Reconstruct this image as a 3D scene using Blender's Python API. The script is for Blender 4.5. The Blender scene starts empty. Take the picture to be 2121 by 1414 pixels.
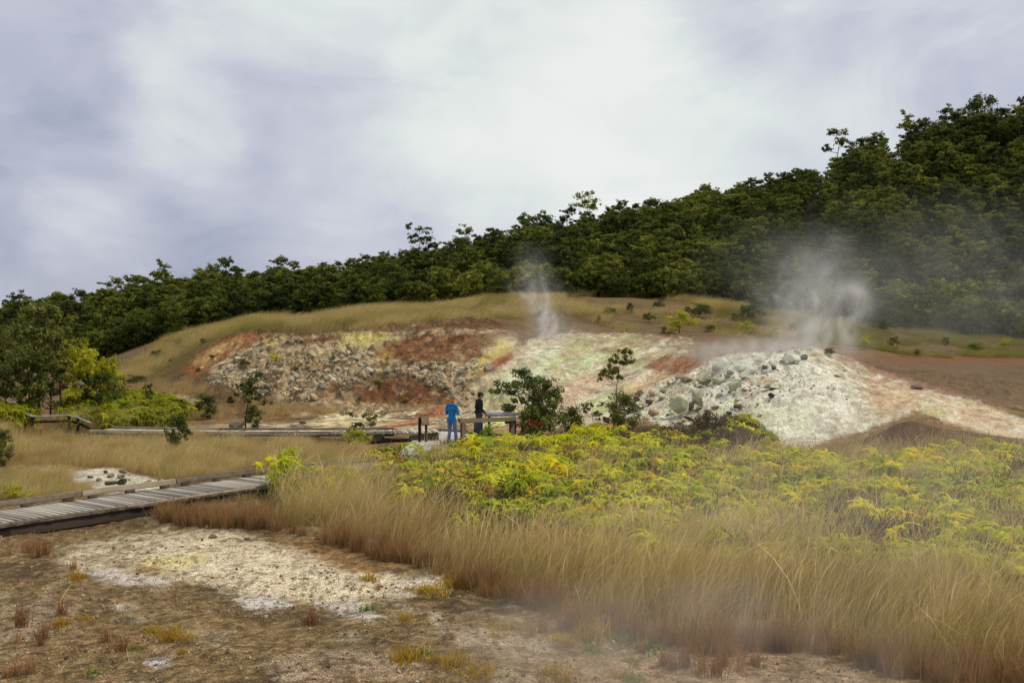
# Volcanic sulphur banks: boardwalk, viewing platform, steaming mound, forested crater wall.
import bpy, bmesh, math
import numpy as np
from mathutils import Vector, Matrix, Euler

rng = np.random.default_rng(7)
F = 2062.0; CX = 1060.5; CY = 707.0; CAMZ = 3.7      # photograph's pixels, focal length in pixels, eye height
PI = math.pi
SC = bpy.context.scene
COL = SC.collection

def lin(c):
    c = np.asarray(c, float) / 255.0
    return np.where(c <= .04045, c / 12.92, ((c + .055) / 1.055) ** 2.4)
def L(r, g, b): return tuple(float(v) for v in lin((r, g, b)))
def zat(y, d): return CAMZ - (y - CY) / F * d
def xat(px, d): return (px - CX) / F * d

# ------------------------------------------------------------------ noise
def _h(ix, iy, seed):
    h = (ix.astype(np.int64) * 374761393 + iy.astype(np.int64) * 668265263 + seed * 1442695041) & 0xffffffff
    h = ((h ^ (h >> 13)) * 1274126177) & 0xffffffff
    h = (h ^ (h >> 16)) & 0xffffffff
    return h / 4294967295.0
def vnoise(x, y, seed=0):
    ix = np.floor(x); iy = np.floor(y); fx = x - ix; fy = y - iy
    fx = fx * fx * (3 - 2 * fx); fy = fy * fy * (3 - 2 * fy)
    a = _h(ix, iy, seed); b = _h(ix + 1, iy, seed); c = _h(ix, iy + 1, seed); d = _h(ix + 1, iy + 1, seed)
    return (a + (b - a) * fx) * (1 - fy) + (c + (d - c) * fx) * fy
def fbm(x, y, o=4, seed=0, gain=.5):
    s = 0; a = 1; t = 0
    for k in range(o):
        ca, sa = math.cos(.6 * k + .3), math.sin(.6 * k + .3)
        f = 2.03 ** k
        s = s + a * (vnoise((x * ca - y * sa) * f + 17.3 * k, (x * sa + y * ca) * f - 9.1 * k, seed + k * 31) * 2 - 1)
        t += a; a *= gain
    return s / t
def ridged(x, y, o=4, seed=0):
    s = 0; a = 1; t = 0
    for k in range(o):
        f = 2.1 ** k
        s = s + a * (1 - np.abs(vnoise(x * f + 5.7 * k, y * f + 3.3 * k, seed + 13 * k) * 2 - 1) * 2)
        t += a; a *= .5
    return s / t
def sstep(a, b, x):
    t = np.clip((x - a) / (b - a), 0, 1); return t * t * (3 - 2 * t)

# ------------------------------------------------------------------ terrain
def Z(d, y): return (d, zat(y, d))
near = [(-20, 2.2), (0, 2.1), (3, 1.95), (9.3, .1), (11, 0.0), (30, -.02)]
COLS = {
 -1400: [(40,0),(60,.3),(80,1.5),(100,2.2),(150,5.0),(170,5.2),(240,4.5)],
 -400: [(40,0),(60,.3),(75,.8),(100,2.0),(150,4.2),(170,4.4),(240,4)],
 0: [(40,0),(60,.3),Z(75,787),Z(100,735),Z(150,692),(170,5.0),(240,4.5)],
 200: [(40,0),(60,.3),Z(75,785),Z(100,735),Z(150,655),(175,7.9),(240,7.5)],
 340: [(52,0),Z(60,815),Z(72,765),Z(85,715),Z(100,695),Z(150,640),(175,9),(240,8.5)],
 420: [(48,0),Z(52,845),Z(58,810),Z(68,740),Z(80,700),Z(100,678),Z(150,632),(175,9.4),(240,9)],
 520: [(46,0),Z(52,850),Z(56,820),Z(66,700),Z(70,690),Z(85,672),Z(100,660),Z(150,628),(175,9.7),(240,9)],
 620: [(44,0),Z(50,855),Z(55,825),Z(66,705),Z(69,693),Z(85,668),Z(100,650),Z(150,612),(175,11),(240,10)],
 800: [(44,0),Z(50,860),Z(54,835),Z(66,697),Z(69,685),Z(85,650),Z(100,636),Z(150,583),(175,13.5),(240,12)],
 950: [(43,0),Z(47,868),Z(53,835),Z(65,690),Z(68,675),Z(85,642),Z(100,624),Z(150,553),(175,15.5),(240,14)],
 1050: [(41,0),Z(45,875),Z(50,845),Z(62,720),Z(68,685),Z(75,660),Z(88,625),Z(100,612),Z(150,532),(175,17.5),(240,16)],
 1200: [(40,0),Z(44,880),Z(50,840),Z(60,750),Z(68,695),Z(78,665),Z(90,620),Z(100,610),Z(150,512),(175,19.5),(240,18)],
 1300: [(38,0),Z(42,885),Z(48,850),Z(58,755),Z(66,700),Z(78,680),Z(90,625),Z(100,610),Z(150,495),(175,22),(240,21)],
 1400: [(36,0),(40,.1),Z(45,840),Z(52,775),Z(57,735),Z(64,703),Z(78,688),Z(90,630),Z(100,612),Z(150,470),(175,25),(240,24)],
 1500: [(36,0),Z(40,880),Z(46,790),Z(50,745),Z(58,720),Z(64,705),Z(78,690),Z(90,635),Z(100,620),Z(150,432),(170,27),(240,27)],
 1600: [(33,0),Z(36,925),Z(42,810),Z(49,733),Z(54,730),Z(64,715),Z(78,698),Z(90,655),Z(100,635),Z(150,405),(170,29),(240,29)],
 1690: [(32.5,.1),Z(36,910),Z(42,800),Z(50,717),Z(54,737),Z(62,725),Z(78,700),Z(90,665),Z(100,645),Z(150,365),(170,32),(240,32)],
 1800: [(31,.3),(33,.55),(35,.1),Z(38,880),Z(44,810),Z(52,757),Z(60,742),Z(78,710),Z(90,672),Z(100,655),Z(150,325),(170,35),(240,36)],
 1875: [(30.5,.3),(32.5,1.36),(34.5,.5),Z(40,850),Z(48,790),Z(56,765),Z(78,725),Z(90,680),Z(100,660),Z(150,308),(170,36.5),(240,38)],
 1950: [(30.5,.3),(32.5,.97),(35,.4),Z(40,850),Z(50,785),Z(60,760),Z(78,730),Z(90,685),Z(100,665),Z(150,285),(170,38.5),(240,40)],
 2121: [(32,.5),(36,.33),Z(42,855),Z(52,800),Z(65,755),Z(78,740),Z(90,700),Z(100,680),Z(150,275),(170,40),(240,42)],
 2600: [(32,.5),(36,.33),Z(42,855),Z(52,800),Z(65,755),Z(78,740),Z(90,700),Z(100,680),Z(150,220),(170,44),(240,46)],
 3500: [(32,.5),(36,.33),Z(42,855),Z(52,800),Z(65,755),Z(78,740),Z(90,700),Z(100,680),Z(150,150),(170,50),(240,52)],
}
U_KN = np.array([(k - CX) / F for k in COLS])
D_T = np.arange(-20, 240.01, .25)
prof = []
for k, v in COLS.items():
    dz_ = float(np.interp(k, [0, 600, 900, 1100, 1400, 1550, 1700, 2200], [2.0, 2.2, 1.6, .8, 1.6, 2.6, 3.4, 3.4]))
    pts = near + [(p[0], p[1] - (dz_ if p[0] >= 145 else 0)) for p in v if p[0] > 30]
    prof.append(np.interp(D_T, [p[0] for p in pts], [p[1] for p in pts]))
prof = np.array(prof)
U_T = np.linspace(-1.25, 1.25, 901)
TAB = np.empty((len(U_T), len(D_T)))
for j in range(len(D_T)): TAB[:, j] = np.interp(U_T, U_KN, prof[:, j])
def blur(A, n, ax):
    k = np.hanning(2 * n + 3)[1:-1]; k /= k.sum()
    P = np.pad(A, [(n, n) if a == ax else (0, 0) for a in (0, 1)], mode='edge')
    return sum(w * np.take(P, np.arange(i, i + A.shape[ax]), axis=ax) for i, w in enumerate(k))
TAB = blur(blur(TAB, 4, 1), 6, 0)

def cliffness(u, d, z):
    px = u * F + CX
    a = sstep(330, 460, px) * (1 - sstep(1380, 1480, px)) * sstep(46, 52, d) * (1 - sstep(70, 74, d))
    return a
def height(X, Y):
    X = np.asarray(X, float); Y = np.asarray(Y, float)
    u = X / np.maximum(Y, 6.0)
    fi = np.clip((u + 1.25) / 2.5 * 900, 0, 899.999); fj = np.clip((Y + 20) / .25, 0, len(D_T) - 1.001)
    i = fi.astype(int); j = fj.astype(int); a = fi - i; b = fj - j
    z = (TAB[i, j] * (1 - a) + TAB[i + 1, j] * a) * (1 - b) + (TAB[i, j + 1] * (1 - a) + TAB[i + 1, j + 1] * a) * b
    px = u * F + CX
    # dip beneath the far boardwalk and the platform
    dip = sstep(33, 35.5, Y) * (1 - sstep(40.5, 42.5, Y)) * (1 - sstep(.8, 1.9, X)) * sstep(-22, -19, X)
    z = z - .26 * dip
    dip2 = np.exp(-((X + 5.0) / 1.2) ** 2 - ((Y - 22.6) / 1.2) ** 2) * .12
    z = z - dip2
    # foreground: shallow mineral pan with a low lip
    z = z + .10 * fbm(X / 2.2, Y / 2.2, 3, 3) * (1 - sstep(40, 60, Y)) + .035 * fbm(X / .45, Y / .45, 3, 5) * (1 - sstep(30, 50, Y))
    z = z + .018 * fbm(X / .13, Y / .13, 3, 55) * (1 - sstep(22, 30, Y))
    cl = cliffness(u, Y, z)
    cen = sstep(950, 1080, px) * cl                       # smoother sulphur slope in the middle
    rough = cl * (1 - .62 * cen)
    diag = (X - .55 * Y)                                    # gullies run down and to the left
    z = z + rough * (.75 * ridged(diag / 3.0 + .3 * fbm(X / 2, Y / 2, 2, 9), Y / 9, 3, 11) + .42 * fbm(X / 1.1, Y / 1.1, 5, 12, .6) + .12 * ridged(X / .4, Y / .4, 2, 14))
    lip = np.exp(-((Y - 69.5) / 1.8) ** 2) * sstep(330, 500, px) * (1 - sstep(1050, 1250, px))
    z = z + lip * .30 * fbm(X / 1.6, Y / 3, 3, 15)
    md = sstep(1330, 1480, px) * (1 - sstep(2050, 2200, px)) * sstep(35, 38, Y) * (1 - sstep(52, 58, Y))
    lf = 1 - sstep(1560, 1720, px)
    z = z + md * ((.22 + .26 * lf) * fbm(X / 1.1, Y / 1.1, 5, 21, .6) + .09 * ridged(X / .5, Y / .5, 3, 22))
    hill = sstep(72, 85, Y)
    z = z + hill * .30 * fbm(X / 5, Y / 5, 3, 31)
    wall = sstep(104, 125, Y)
    z = z + wall * (1.6 * fbm(X / 16, Y / 16, 3, 41) + 1.5 * ridged(X / 22, Y / 40, 2, 42) * sstep(1300, 1700, px))
    return z
def px_of(X, Y, Zv):
    return CX + F * X / Y, CY - F * (Zv - CAMZ) / Y
def ground_px(px, y, dmin=9.0, dmax=170.0):
    """first point of the ground seen at that pixel"""
    d = np.concatenate([np.arange(dmin, 45, .1), np.arange(45, dmax, .25)])
    X = (px - CX) / F * d
    z = height(X, d); ray = CAMZ - (y - CY) / F * d
    k = np.argmax(ray <= z) if np.any(ray <= z) else len(d) - 1
    return float(X[k]), float(d[k]), float(z[k])

# ------------------------------------------------------------------ scene helpers
def link(o, parent=None):
    COL.objects.link(o)
    if parent is not None: o.parent = parent
    return o
def tag(o, label=None, cat=None, group=None, kind=None):
    if label: o['label'] = label
    if cat: o['category'] = cat
    if group: o['group'] = group
    if kind: o['kind'] = kind
    return o
def empty(name, loc=(0, 0, 0), rz=0):
    o = bpy.data.objects.new(name, None); o.empty_display_size = .2
    o.location = loc; o.rotation_euler = (0, 0, rz)
    return link(o)

class MB:
    """collects numpy geometry and builds one mesh"""
    def __init__(s): s.v = []; s.q = []; s.n = 0; s.mi = []; s.attr = []
    def add(s, v, f, m=0, t=0.5):
        v = np.asarray(v, float).reshape(-1, 3); s.v.append(v)
        f = [tuple(int(i) + s.n for i in q) for q in f]
        s.q += f; s.mi += [m] * len(f); s.n += len(v)
        s.attr.append(np.full(len(v), t) if np.isscalar(t) else np.asarray(t, float))
    def addq(s, v, f, m=0, t=0.5):
        v = np.asarray(v, float).reshape(-1, 3); s.v.append(v)
        f = (np.asarray(f) + s.n).tolist()
        s.q += f; s.mi += [m] * len(f); s.n += len(v)
        s.attr.append(np.full(len(v), t) if np.isscalar(t) else np.asarray(t, float))
    def mesh(s, name, mats, smooth=False):
        me = bpy.data.meshes.new(name)
        V = np.concatenate(s.v) if s.v else np.zeros((0, 3))
        sizes = np.array([len(q) for q in s.q], dtype=np.int32)
        loops = np.fromiter((i for q in s.q for i in q), dtype=np.int32, count=int(sizes.sum()))
        me.vertices.add(len(V)); me.vertices.foreach_set('co', V.astype(np.float32).ravel())
        me.loops.add(len(loops)); me.loops.foreach_set('vertex_index', loops)
        me.polygons.add(len(sizes))
        me.polygons.foreach_set('loop_start', np.concatenate([[0], np.cumsum(sizes)[:-1]]).astype(np.int32))
        me.polygons.foreach_set('loop_total', sizes)
        for m in (mats if isinstance(mats, (list, tuple)) else [mats]): me.materials.append(m)
        me.polygons.foreach_set('material_index', np.array(s.mi, dtype=np.int32))
        if smooth: me.polygons.foreach_set('use_smooth', np.ones(len(sizes), dtype=bool))
        a = me.attributes.new('tone', 'FLOAT', 'POINT'); a.data.foreach_set('value', np.concatenate(s.attr).astype(np.float32))
        me.update(calc_edges=True); me.validate()
        return me
    def build(s, name, mats, parent=None, smooth=False):
        return link(bpy.data.objects.new(name, s.mesh(name, mats, smooth)), parent)

def frame_of(d):
    d = d / (np.linalg.norm(d) + 1e-9)
    a = np.array([0, 0, 1.]) if abs(d[2]) < .9 else np.array([1., 0, 0])
    u = np.cross(a, d); u /= np.linalg.norm(u); v = np.cross(d, u)
    return u, v
def tube(mb, pts, rad, n=6, m=0, t=.5, caps=False, flat=1.0):
    pts = [np.asarray(p, float) for p in pts]; V = []; Fc = []; u = None
    P = list(pts); R = list(rad); 
    if caps:
        d0 = P[1] - P[0]; d0 /= np.linalg.norm(d0); d1 = P[-1] - P[-2]; d1 /= np.linalg.norm(d1)
        r0, r1 = R[0], R[-1]
        pre = [(P[0] - d0 * r0 * c, r0 * s_) for c, s_ in ((.98, .2), (.8, .6), (.45, .89))]
        post = [(P[-1] + d1 * r1 * c, r1 * s_) for c, s_ in ((.45, .89), (.8, .6), (.98, .2))]
        P = [a for a, b in pre] + P + [a for a, b in post]; R = [b for a, b in pre] + R + [b for a, b in post]
    for i, p in enumerate(P):
        d = P[min(i + 1, len(P) - 1)] - P[max(i - 1, 0)]
        if u is None: u, v = frame_of(d)
        else:
            d = d / (np.linalg.norm(d) + 1e-9); u = u - d * np.dot(u, d); u /= (np.linalg.norm(u) + 1e-9); v = np.cross(d, u)
        for k in range(n):
            a = 2 * PI * k / n
            V.append(p + (u * math.cos(a) + v * math.sin(a) * flat) * R[i])
    for i in range(len(P) - 1):
        for k in range(n):
            Fc.append((i * n + k, i * n + (k + 1) % n, (i + 1) * n + (k + 1) % n, (i + 1) * n + k))
    Fc.append(tuple(range(n - 1, -1, -1))); Fc.append(tuple((len(P) - 1) * n + k for k in range(n)))
    mb.add(V, Fc, m, t)
def box(mb, c, s, rz=0, rx=0, ry=0, m=0, t=.5, bev=.0):
    c = np.asarray(c, float); hx, hy, hz = s[0] / 2, s[1] / 2, s[2] / 2
    b = bev
    if b <= 0:
        V = [(x, y, z) for x in (-hx, hx) for y in (-hy, hy) for z in (-hz, hz)]
        Fc = [(0, 1, 3, 2), (4, 6, 7, 5), (0, 4, 5, 1), (2, 3, 7, 6), (0, 2, 6, 4), (1, 5, 7, 3)]
    else:
        V = []; 
        for x in (-1, 1):
            for y in (-1, 1):
                for z in (-1, 1):
                    V += [(x * hx, y * (hy - b), z * (hz - b)), (x * (hx - b), y * hy, z * (hz - b)), (x * (hx - b), y * (hy - b), z * hz)]
        I = lambda x, y, z, k: ((x * 2 + y) * 2 + z) * 3 + k
        Fc = []
        for x in (0, 1):
            f = [I(x, 0, 0, 0), I(x, 0, 1, 0), I(x, 1, 1, 0), I(x, 1, 0, 0)]; Fc.append(tuple(f if x == 0 else f[::-1]))
        for y in (0, 1):
            f = [I(0, y, 0, 1), I(1, y, 0, 1), I(1, y, 1, 1), I(0, y, 1, 1)]; Fc.append(tuple(f if y == 0 else f[::-1]))
        for z in (0, 1):
            f = [I(0, 0, z, 2), I(0, 1, z, 2), I(1, 1, z, 2), I(1, 0, z, 2)]; Fc.append(tuple(f if z == 0 else f[::-1]))
        for a in (0, 1):
            for c2 in (0, 1):
                Fc.append((I(a, c2, 0, 0), I(a, c2, 1, 0), I(a, c2, 1, 1), I(a, c2, 0, 1)))
                Fc.append((I(a, 0, c2, 0), I(a, 1, c2, 0), I(a, 1, c2, 2), I(a, 0, c2, 2)))
                Fc.append((I(0, a, c2, 1), I(1, a, c2, 1), I(1, a, c2, 2), I(0, a, c2, 2)))
        for x in (0, 1):
            for y in (0, 1):
                for z in (0, 1): Fc.append((I(x, y, z, 0), I(x, y, z, 1), I(x, y, z, 2)))
    M = np.array(Euler((rx, ry, rz)).to_matrix())
    mb.add(np.array(V) @ M.T + c, Fc, m, t)
def fix_normals(me):
    bm = bmesh.new(); bm.from_mesh(me); bmesh.ops.recalc_face_normals(bm, faces=bm.faces); bm.to_mesh(me); bm.free()

def spl(pts, n=8):
    """Catmull-Rom through the points"""
    P = np.array(pts, float); out = []
    Q = np.vstack([2 * P[0] - P[1], P, 2 * P[-1] - P[-2]])
    for i in range(1, len(Q) - 2):
        for k in range(n):
            t = k / n
            out.append(.5 * (2 * Q[i] + (Q[i + 1] - Q[i - 1]) * t + (2 * Q[i - 1] - 5 * Q[i] + 4 * Q[i + 1] - Q[i + 2]) * t * t + (-Q[i - 1] + 3 * Q[i] - 3 * Q[i + 1] + Q[i + 2]) * t ** 3))
    out.append(P[-1]); return np.array(out)

# ------------------------------------------------------------------ materials
class NT:
    def __init__(s, name):
        s.m = bpy.data.materials.new(name); s.m.use_nodes = True; s.t = s.m.node_tree; s.t.nodes.clear()
        s.out = s.n('ShaderNodeOutputMaterial')
    def n(s, ty): return s.t.nodes.new(ty)
    def l(s, a, b): s.t.links.new(a, b)
    def noise(s, scale, detail=4, rough=.55, vec=None, dist=0):
        nd = s.n('ShaderNodeTexNoise'); nd.inputs['Scale'].default_value = scale; nd.inputs['Detail'].default_value = detail
        nd.inputs['Roughness'].default_value = rough; nd.inputs['Distortion'].default_value = dist
        if vec is not None: s.l(vec, nd.inputs['Vector'])
        return nd.outputs['Fac']
    def ramp(s, fac, stops):
        nd = s.n('ShaderNodeValToRGB'); e = nd.color_ramp.elements
        while len(e) > 1: e.remove(e[-1])
        for i, (p, c) in enumerate(stops):
            el = e[0] if i == 0 else e.new(p)
            el.position = p; el.color = (c[0], c[1], c[2], 1) if hasattr(c, '__len__') else (c, c, c, 1)
        s.l(fac, nd.inputs[0]); return nd.outputs[0]
    def mix(s, fac, a, b, mode='MIX'):
        nd = s.n('ShaderNodeMix'); nd.data_type = 'RGBA'; nd.blend_type = mode
        for sock, v in ((nd.inputs[0], fac), (nd.inputs[6], a), (nd.inputs[7], b)):
            if hasattr(v, 'is_output'): s.l(v, sock)
            elif hasattr(v, '__len__'): sock.default_value = (v[0], v[1], v[2], 1)
            else: sock.default_value = v
        return nd.outputs[2]
    def math(s, op, a, b=0.0, c=None, clamp=False):
        nd = s.n('ShaderNodeMath'); nd.operation = op; nd.use_clamp = clamp
        for i, v in enumerate((a, b) if c is None else (a, b, c)):
            if hasattr(v, 'is_output'): s.l(v, nd.inputs[i])
            else: nd.inputs[i].default_value = v
        return nd.outputs[0]
    def attr(s, name, ty='GEOMETRY', out='Fac'):
        nd = s.n('ShaderNodeAttribute'); nd.attribute_name = name; nd.attribute_type = ty; return nd.outputs[out]
    def bsdf(s, col, rough=.8, spec=.3, bump=None, bstr=.3, bdist=.02):
        b = s.n('ShaderNodeBsdfPrincipled')
        if hasattr(col, 'is_output'): s.l(col, b.inputs['Base Color'])
        else: b.inputs['Base Color'].default_value = (*col, 1)
        if hasattr(rough, 'is_output'): s.l(rough, b.inputs['Roughness'])
        else: b.inputs['Roughness'].default_value = rough
        b.inputs['Specular IOR Level'].default_value = spec
        if bump is not None:
            bp = s.n('ShaderNodeBump'); bp.inputs['Strength'].default_value = bstr; bp.inputs['Distance'].default_value = bdist
            s.l(bump, bp.inputs['Height']); s.l(bp.outputs[0], b.inputs['Normal'])
        return b
    def done(s, sh): s.l(sh.outputs[0] if hasattr(sh, 'outputs') else sh, s.out.inputs[0]); return s.m
    def pos(s): return s.n('ShaderNodeNewGeometry').outputs['Position']
    def obj(s): return s.n('ShaderNodeTexCoord').outputs['Object']
    def rnd(s): return s.n('ShaderNodeObjectInfo').outputs['Random']

def leaf_mat(name, stops, trans=.35, rough=.5, spec=.35, inst=False, tone=.55, patch=None):
    """foliage: colour from a per-plant random number and the leaf's own tone; partly translucent"""
    m = NT(name); r = m.rnd(); t = m.attr('tone')
    x = m.math('ADD', m.math('MULTIPLY', r, 1 - tone), m.math('MULTIPLY', t, tone))
    if patch:
        nz = m.noise(patch[0], 2, .5, m.pos())
        x = m.math('ADD', x, m.math('MULTIPLY', m.math('SUBTRACT', nz, .5), patch[1]), clamp=True)
    c = m.ramp(x, stops)
    if inst:
        c = m.mix(m.attr('tintf', 'INSTANCER'), c, m.attr('tint', 'INSTANCER', 'Color'))
    b = m.bsdf(c, rough, spec); tr = m.n('ShaderNodeBsdfTranslucent'); m.l(c, tr.inputs[0])
    ms = m.n('ShaderNodeMixShader'); ms.inputs[0].default_value = trans
    m.l(b.outputs[0], ms.inputs[1]); m.l(tr.outputs[0], ms.inputs[2])
    return m.done(ms)

M = {}
M['forest'] = leaf_mat('forest_leaves', [(0, L(36, 44, 16)), (.3, L(62, 74, 26)), (.55, L(92, 102, 38)), (.8, L(128, 132, 50)), (1, L(172, 166, 70))], .35, .65, .12, patch=(.05, .9))
M['dark_leaf'] = leaf_mat('dark_green_leaves', [(0, L(52, 60, 24)), (.4, L(82, 92, 38)), (.75, L(120, 122, 56)), (1, L(156, 148, 84))], .3, .6, .15)
M['lime_leaf'] = leaf_mat('yellow_green_leaves', [(0, L(80, 88, 14)), (.4, L(164, 164, 26)), (.75, L(206, 196, 34)), (1, L(185, 175, 50))], .4, .5, .3)
M['fern'] = leaf_mat('fern_fronds', [(0, L(110, 124, 26)), (.25, L(150, 166, 32)), (.5, L(188, 198, 38)), (.75, L(222, 214, 40)), (.92, L(226, 196, 40)), (1, L(180, 134, 46))], .45, .6, .15, inst=True, tone=.35)
M['heath'] = leaf_mat('dull_heath_leaves', [(0, L(66, 56, 42)), (.5, L(108, 94, 72)), (.8, L(134, 122, 76)), (1, L(156, 146, 70))], .2, .7, .1)
M['dead'] = leaf_mat('dead_fern_stems', [(0, L(46, 36, 30)), (.5, L(84, 68, 56)), (1, L(118, 98, 82))], .1, .8, .1, inst=True)
M['grass'] = leaf_mat('dry_tall_grass', [(0, L(126, 98, 48)), (.2, L(172, 142, 78)), (.42, L(206, 176, 112)), (.62, L(240, 218, 166)), (.78, L(190, 170, 92)), (1, L(158, 150, 66))], .4, .6, .25, inst=True, tone=.8)
M['stalk'] = leaf_mat('pale_stalks', [(0, L(176, 150, 96)), (.5, L(214, 192, 140)), (1, L(240, 224, 184))], .4, .6, .25)
M['tuft'] = leaf_mat('reddish_grass', [(0, L(112, 76, 52)), (.4, L(150, 106, 72)), (.75, L(176, 136, 94)), (1, L(194, 162, 112))], .3, .7, .2, inst=True)
M['moss_tuft'] = leaf_mat('ochre_grass', [(0, L(130, 100, 26)), (.5, L(176, 138, 40)), (1, L(190, 168, 60))], .3, .7, .2)
M['herb'] = leaf_mat('fresh_green_herb', [(0, L(70, 92, 20)), (.5, L(110, 132, 36)), (1, L(150, 160, 60))], .35, .5, .3)

def bark(name, a, b):
    m = NT(name); nz = m.noise(9, 5, .6, m.obj()); return m.done(m.bsdf(m.ramp(nz, [(.3, a), (.7, b)]), .9, .15, nz, .6, .02))
M['bark'] = bark('dark_bark', L(38, 30, 26), L(74, 62, 54))
M['bark_pale'] = bark('grey_bark', L(70, 62, 54), L(128, 116, 102))

def wood(name, dark, light, grain_axis=(1.2, 1.2, 14)):
    m = NT(name)
    mp = m.n('ShaderNodeMapping'); mp.inputs['Scale'].default_value = grain_axis; m.l(m.obj(), mp.inputs[0])
    g = m.noise(3.0, 6, .65, mp.outputs[0], .6); big = m.noise(.9, 3, .6, m.obj())
    t = m.attr('tone')
    x = m.math('ADD', m.math('MULTIPLY', g, .5), m.math('MULTIPLY', t, .6))
    c = m.ramp(x, [(.25, dark), (.75, light)])
    c = m.mix(m.math('MULTIPLY', m.ramp(big, [(.45, 0.), (.7, 1.)]), .5), c, tuple(.55 * v for v in light))
    return m.done(m.bsdf(c, .8, .25, g, .4, .006))
M['deck'] = wood('weathered_deck_boards', L(112, 104, 94), L(192, 184, 172), (14, 1.2, 3))
M['kerb'] = wood('weathered_timber', L(58, 48, 38), L(142, 130, 112), (2, 2, 2))
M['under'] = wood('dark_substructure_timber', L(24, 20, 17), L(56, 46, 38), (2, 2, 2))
M['rail'] = wood('stained_rail_timber', L(56, 48, 36), L(112, 96, 72), (2, 2, 12))
M['greyrail'] = wood('grey_rail_timber', L(88, 84, 82), L(150, 146, 144), (2, 2, 2))
m = NT('pale_concrete'); nz = m.noise(6, 6, .6, m.obj()); nb = m.noise(.8, 4, .6, m.obj())
M['concrete'] = m.done(m.bsdf(m.mix(.5, m.ramp(nz, [(.3, L(150, 146, 144)), (.7, L(182, 178, 176))]), m.ramp(nb, [(.35, L(140, 132, 124)), (.65, L(186, 182, 182))])), .9, .2, nz, .2, .004))
m = NT('panel_print'); nb = m.noise(7, 3, .5, m.obj())
M['panel'] = m.done(m.bsdf(m.ramp(nb, [(.35, L(120, 124, 142)), (.6, L(150, 152, 168)), (.7, L(104, 98, 96))]), .35, .5))

def rockmat(name, stops, stain, stainf=.5):
    m = NT(name); o = m.obj(); p = m.pos()
    n1 = m.noise(1.6, 6, .65, p); n2 = m.noise(11, 6, .7, p); r = m.rnd()
    x = m.math('ADD', m.math('MULTIPLY', n1, .5), m.math('MULTIPLY', r, .5))
    c = m.ramp(x, stops)
    c = m.mix(m.math('MULTIPLY', m.ramp(m.noise(.9, 5, .7, p, 1.0), [(.5, 0.), (.62, 1.)]), stainf), c, stain)
    c = m.mix(.55, c, m.ramp(n2, [(.3, .35), (.7, 1.25)]), 'MULTIPLY')
    return m.done(m.bsdf(c, .9, .2, n2, .7, .03))
M['cliffrock'] = rockmat('pale_altered_rock', [(.2, L(98, 92, 80)), (.4, L(142, 134, 114)), (.6, L(182, 170, 142)), (.8, L(212, 202, 178))], L(176, 132, 82))
M['sulphurrock'] = rockmat('sulphur_coated_rock', [(.2, L(140, 142, 108)), (.45, L(180, 182, 148)), (.7, L(208, 208, 186)), (.9, L(228, 228, 216))], L(222, 220, 204), .75)
M['brownrock'] = rockmat('brown_lava_rock', [(.2, L(66, 54, 46)), (.5, L(104, 88, 74)), (.8, L(146, 130, 112))], L(190, 180, 160), .6)
M['pebble'] = rockmat('pebbles', [(.2, L(92, 70, 50)), (.5, L(136, 110, 82)), (.8, L(184, 164, 134))], L(200, 188, 168), .5)
def plain(name, col, rough=.7, spec=.3, var=.25, sc=14, bstr=.2):
    m = NT(name); nz = m.noise(sc, 4, .6, m.obj())
    return m.done(m.bsdf(m.ramp(nz, [(.3, tuple(v * (1 - var) for v in col)), (.7, tuple(min(1, v * (1 + var)) for v in col))]), rough, spec, nz, bstr, .01))
M['skin'] = plain('skin', L(196, 142, 112), .5, .4, .08, 20, .05)
# ------------------------------------------------------------------ the ground: one sheet
def inpoly(x, y, P):
    P = np.array(P, float); r = np.zeros(x.shape, bool); j = len(P) - 1
    for i in range(len(P)):
        xi, yi = P[i]; xj, yj = P[j]
        if yi != yj: r ^= ((yi > y) != (yj > y)) & (x < (xj - xi) * (y - yi) / (yj - yi) + xi)
        j = i
    return r
def soft(px, py, X, Y, P, wa=8.0, ws=1.2, fa=4.0, seed=0, k=4):
    """coverage of a patch of ground: ragged edge made by several noise-shifted tests"""
    out = np.zeros(px.shape); P = np.array(P, float)
    m = (px > P[:, 0].min() - 3 * wa - 10) & (px < P[:, 0].max() + 3 * wa + 10) & (py > P[:, 1].min() - 2 * wa - 10) & (py < P[:, 1].max() + 2 * wa + 10)
    if not m.any(): return out
    a, b, x, y = px[m], py[m], X[m], Y[m]
    wx = fbm(x / ws, y / ws, 3, 101 + seed) * wa * 2; wy = fbm(x / ws, y / ws, 3, 131 + seed) * wa
    acc = 0
    for i in range(k):
        fx = fbm(x / .28, y / .28, 3, 151 + seed + i * 7, .7) * fa * 3.2 * (i + .5) ; fy = fbm(x / .28, y / .28, 3, 171 + seed + i * 7, .7) * fa * 1.6 * (i + .5)
        acc = acc + inpoly(a + wx + fx, b + wy + fy, P)
    out[m] = acc / k
    return out

rows = []
d = -8.0
while d < 236:
    rows.append(d)
    if d < 9: st = .35
    elif d < 34: st = max(.032, 2.6 * d * d / 7629)
    elif d < 44: st = .28
    elif d < 72: st = .13
    elif d < 100: st = .3
    elif d < 125: st = .8
    else: st = 2.0
    d += st
rows = np.array(rows); UG = np.concatenate([np.linspace(-.80, -.52, 60, endpoint=False), np.linspace(-.52, .52, 1150), np.linspace(.52, .80, 61)[1:]])
YY, UU = np.meshgrid(rows, UG, indexing='ij')
XX = UU * (YY + 12 * (1 - sstep(60, 120, YY) * .5))
ZZ = height(XX, YY)
X, Y, Zg = XX.ravel(), YY.ravel(), ZZ.ravel()
Ys = np.maximum(Y, 4.0)
px = CX + F * X / Ys; py = CY - F * (Zg - CAMZ) / Ys

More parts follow.
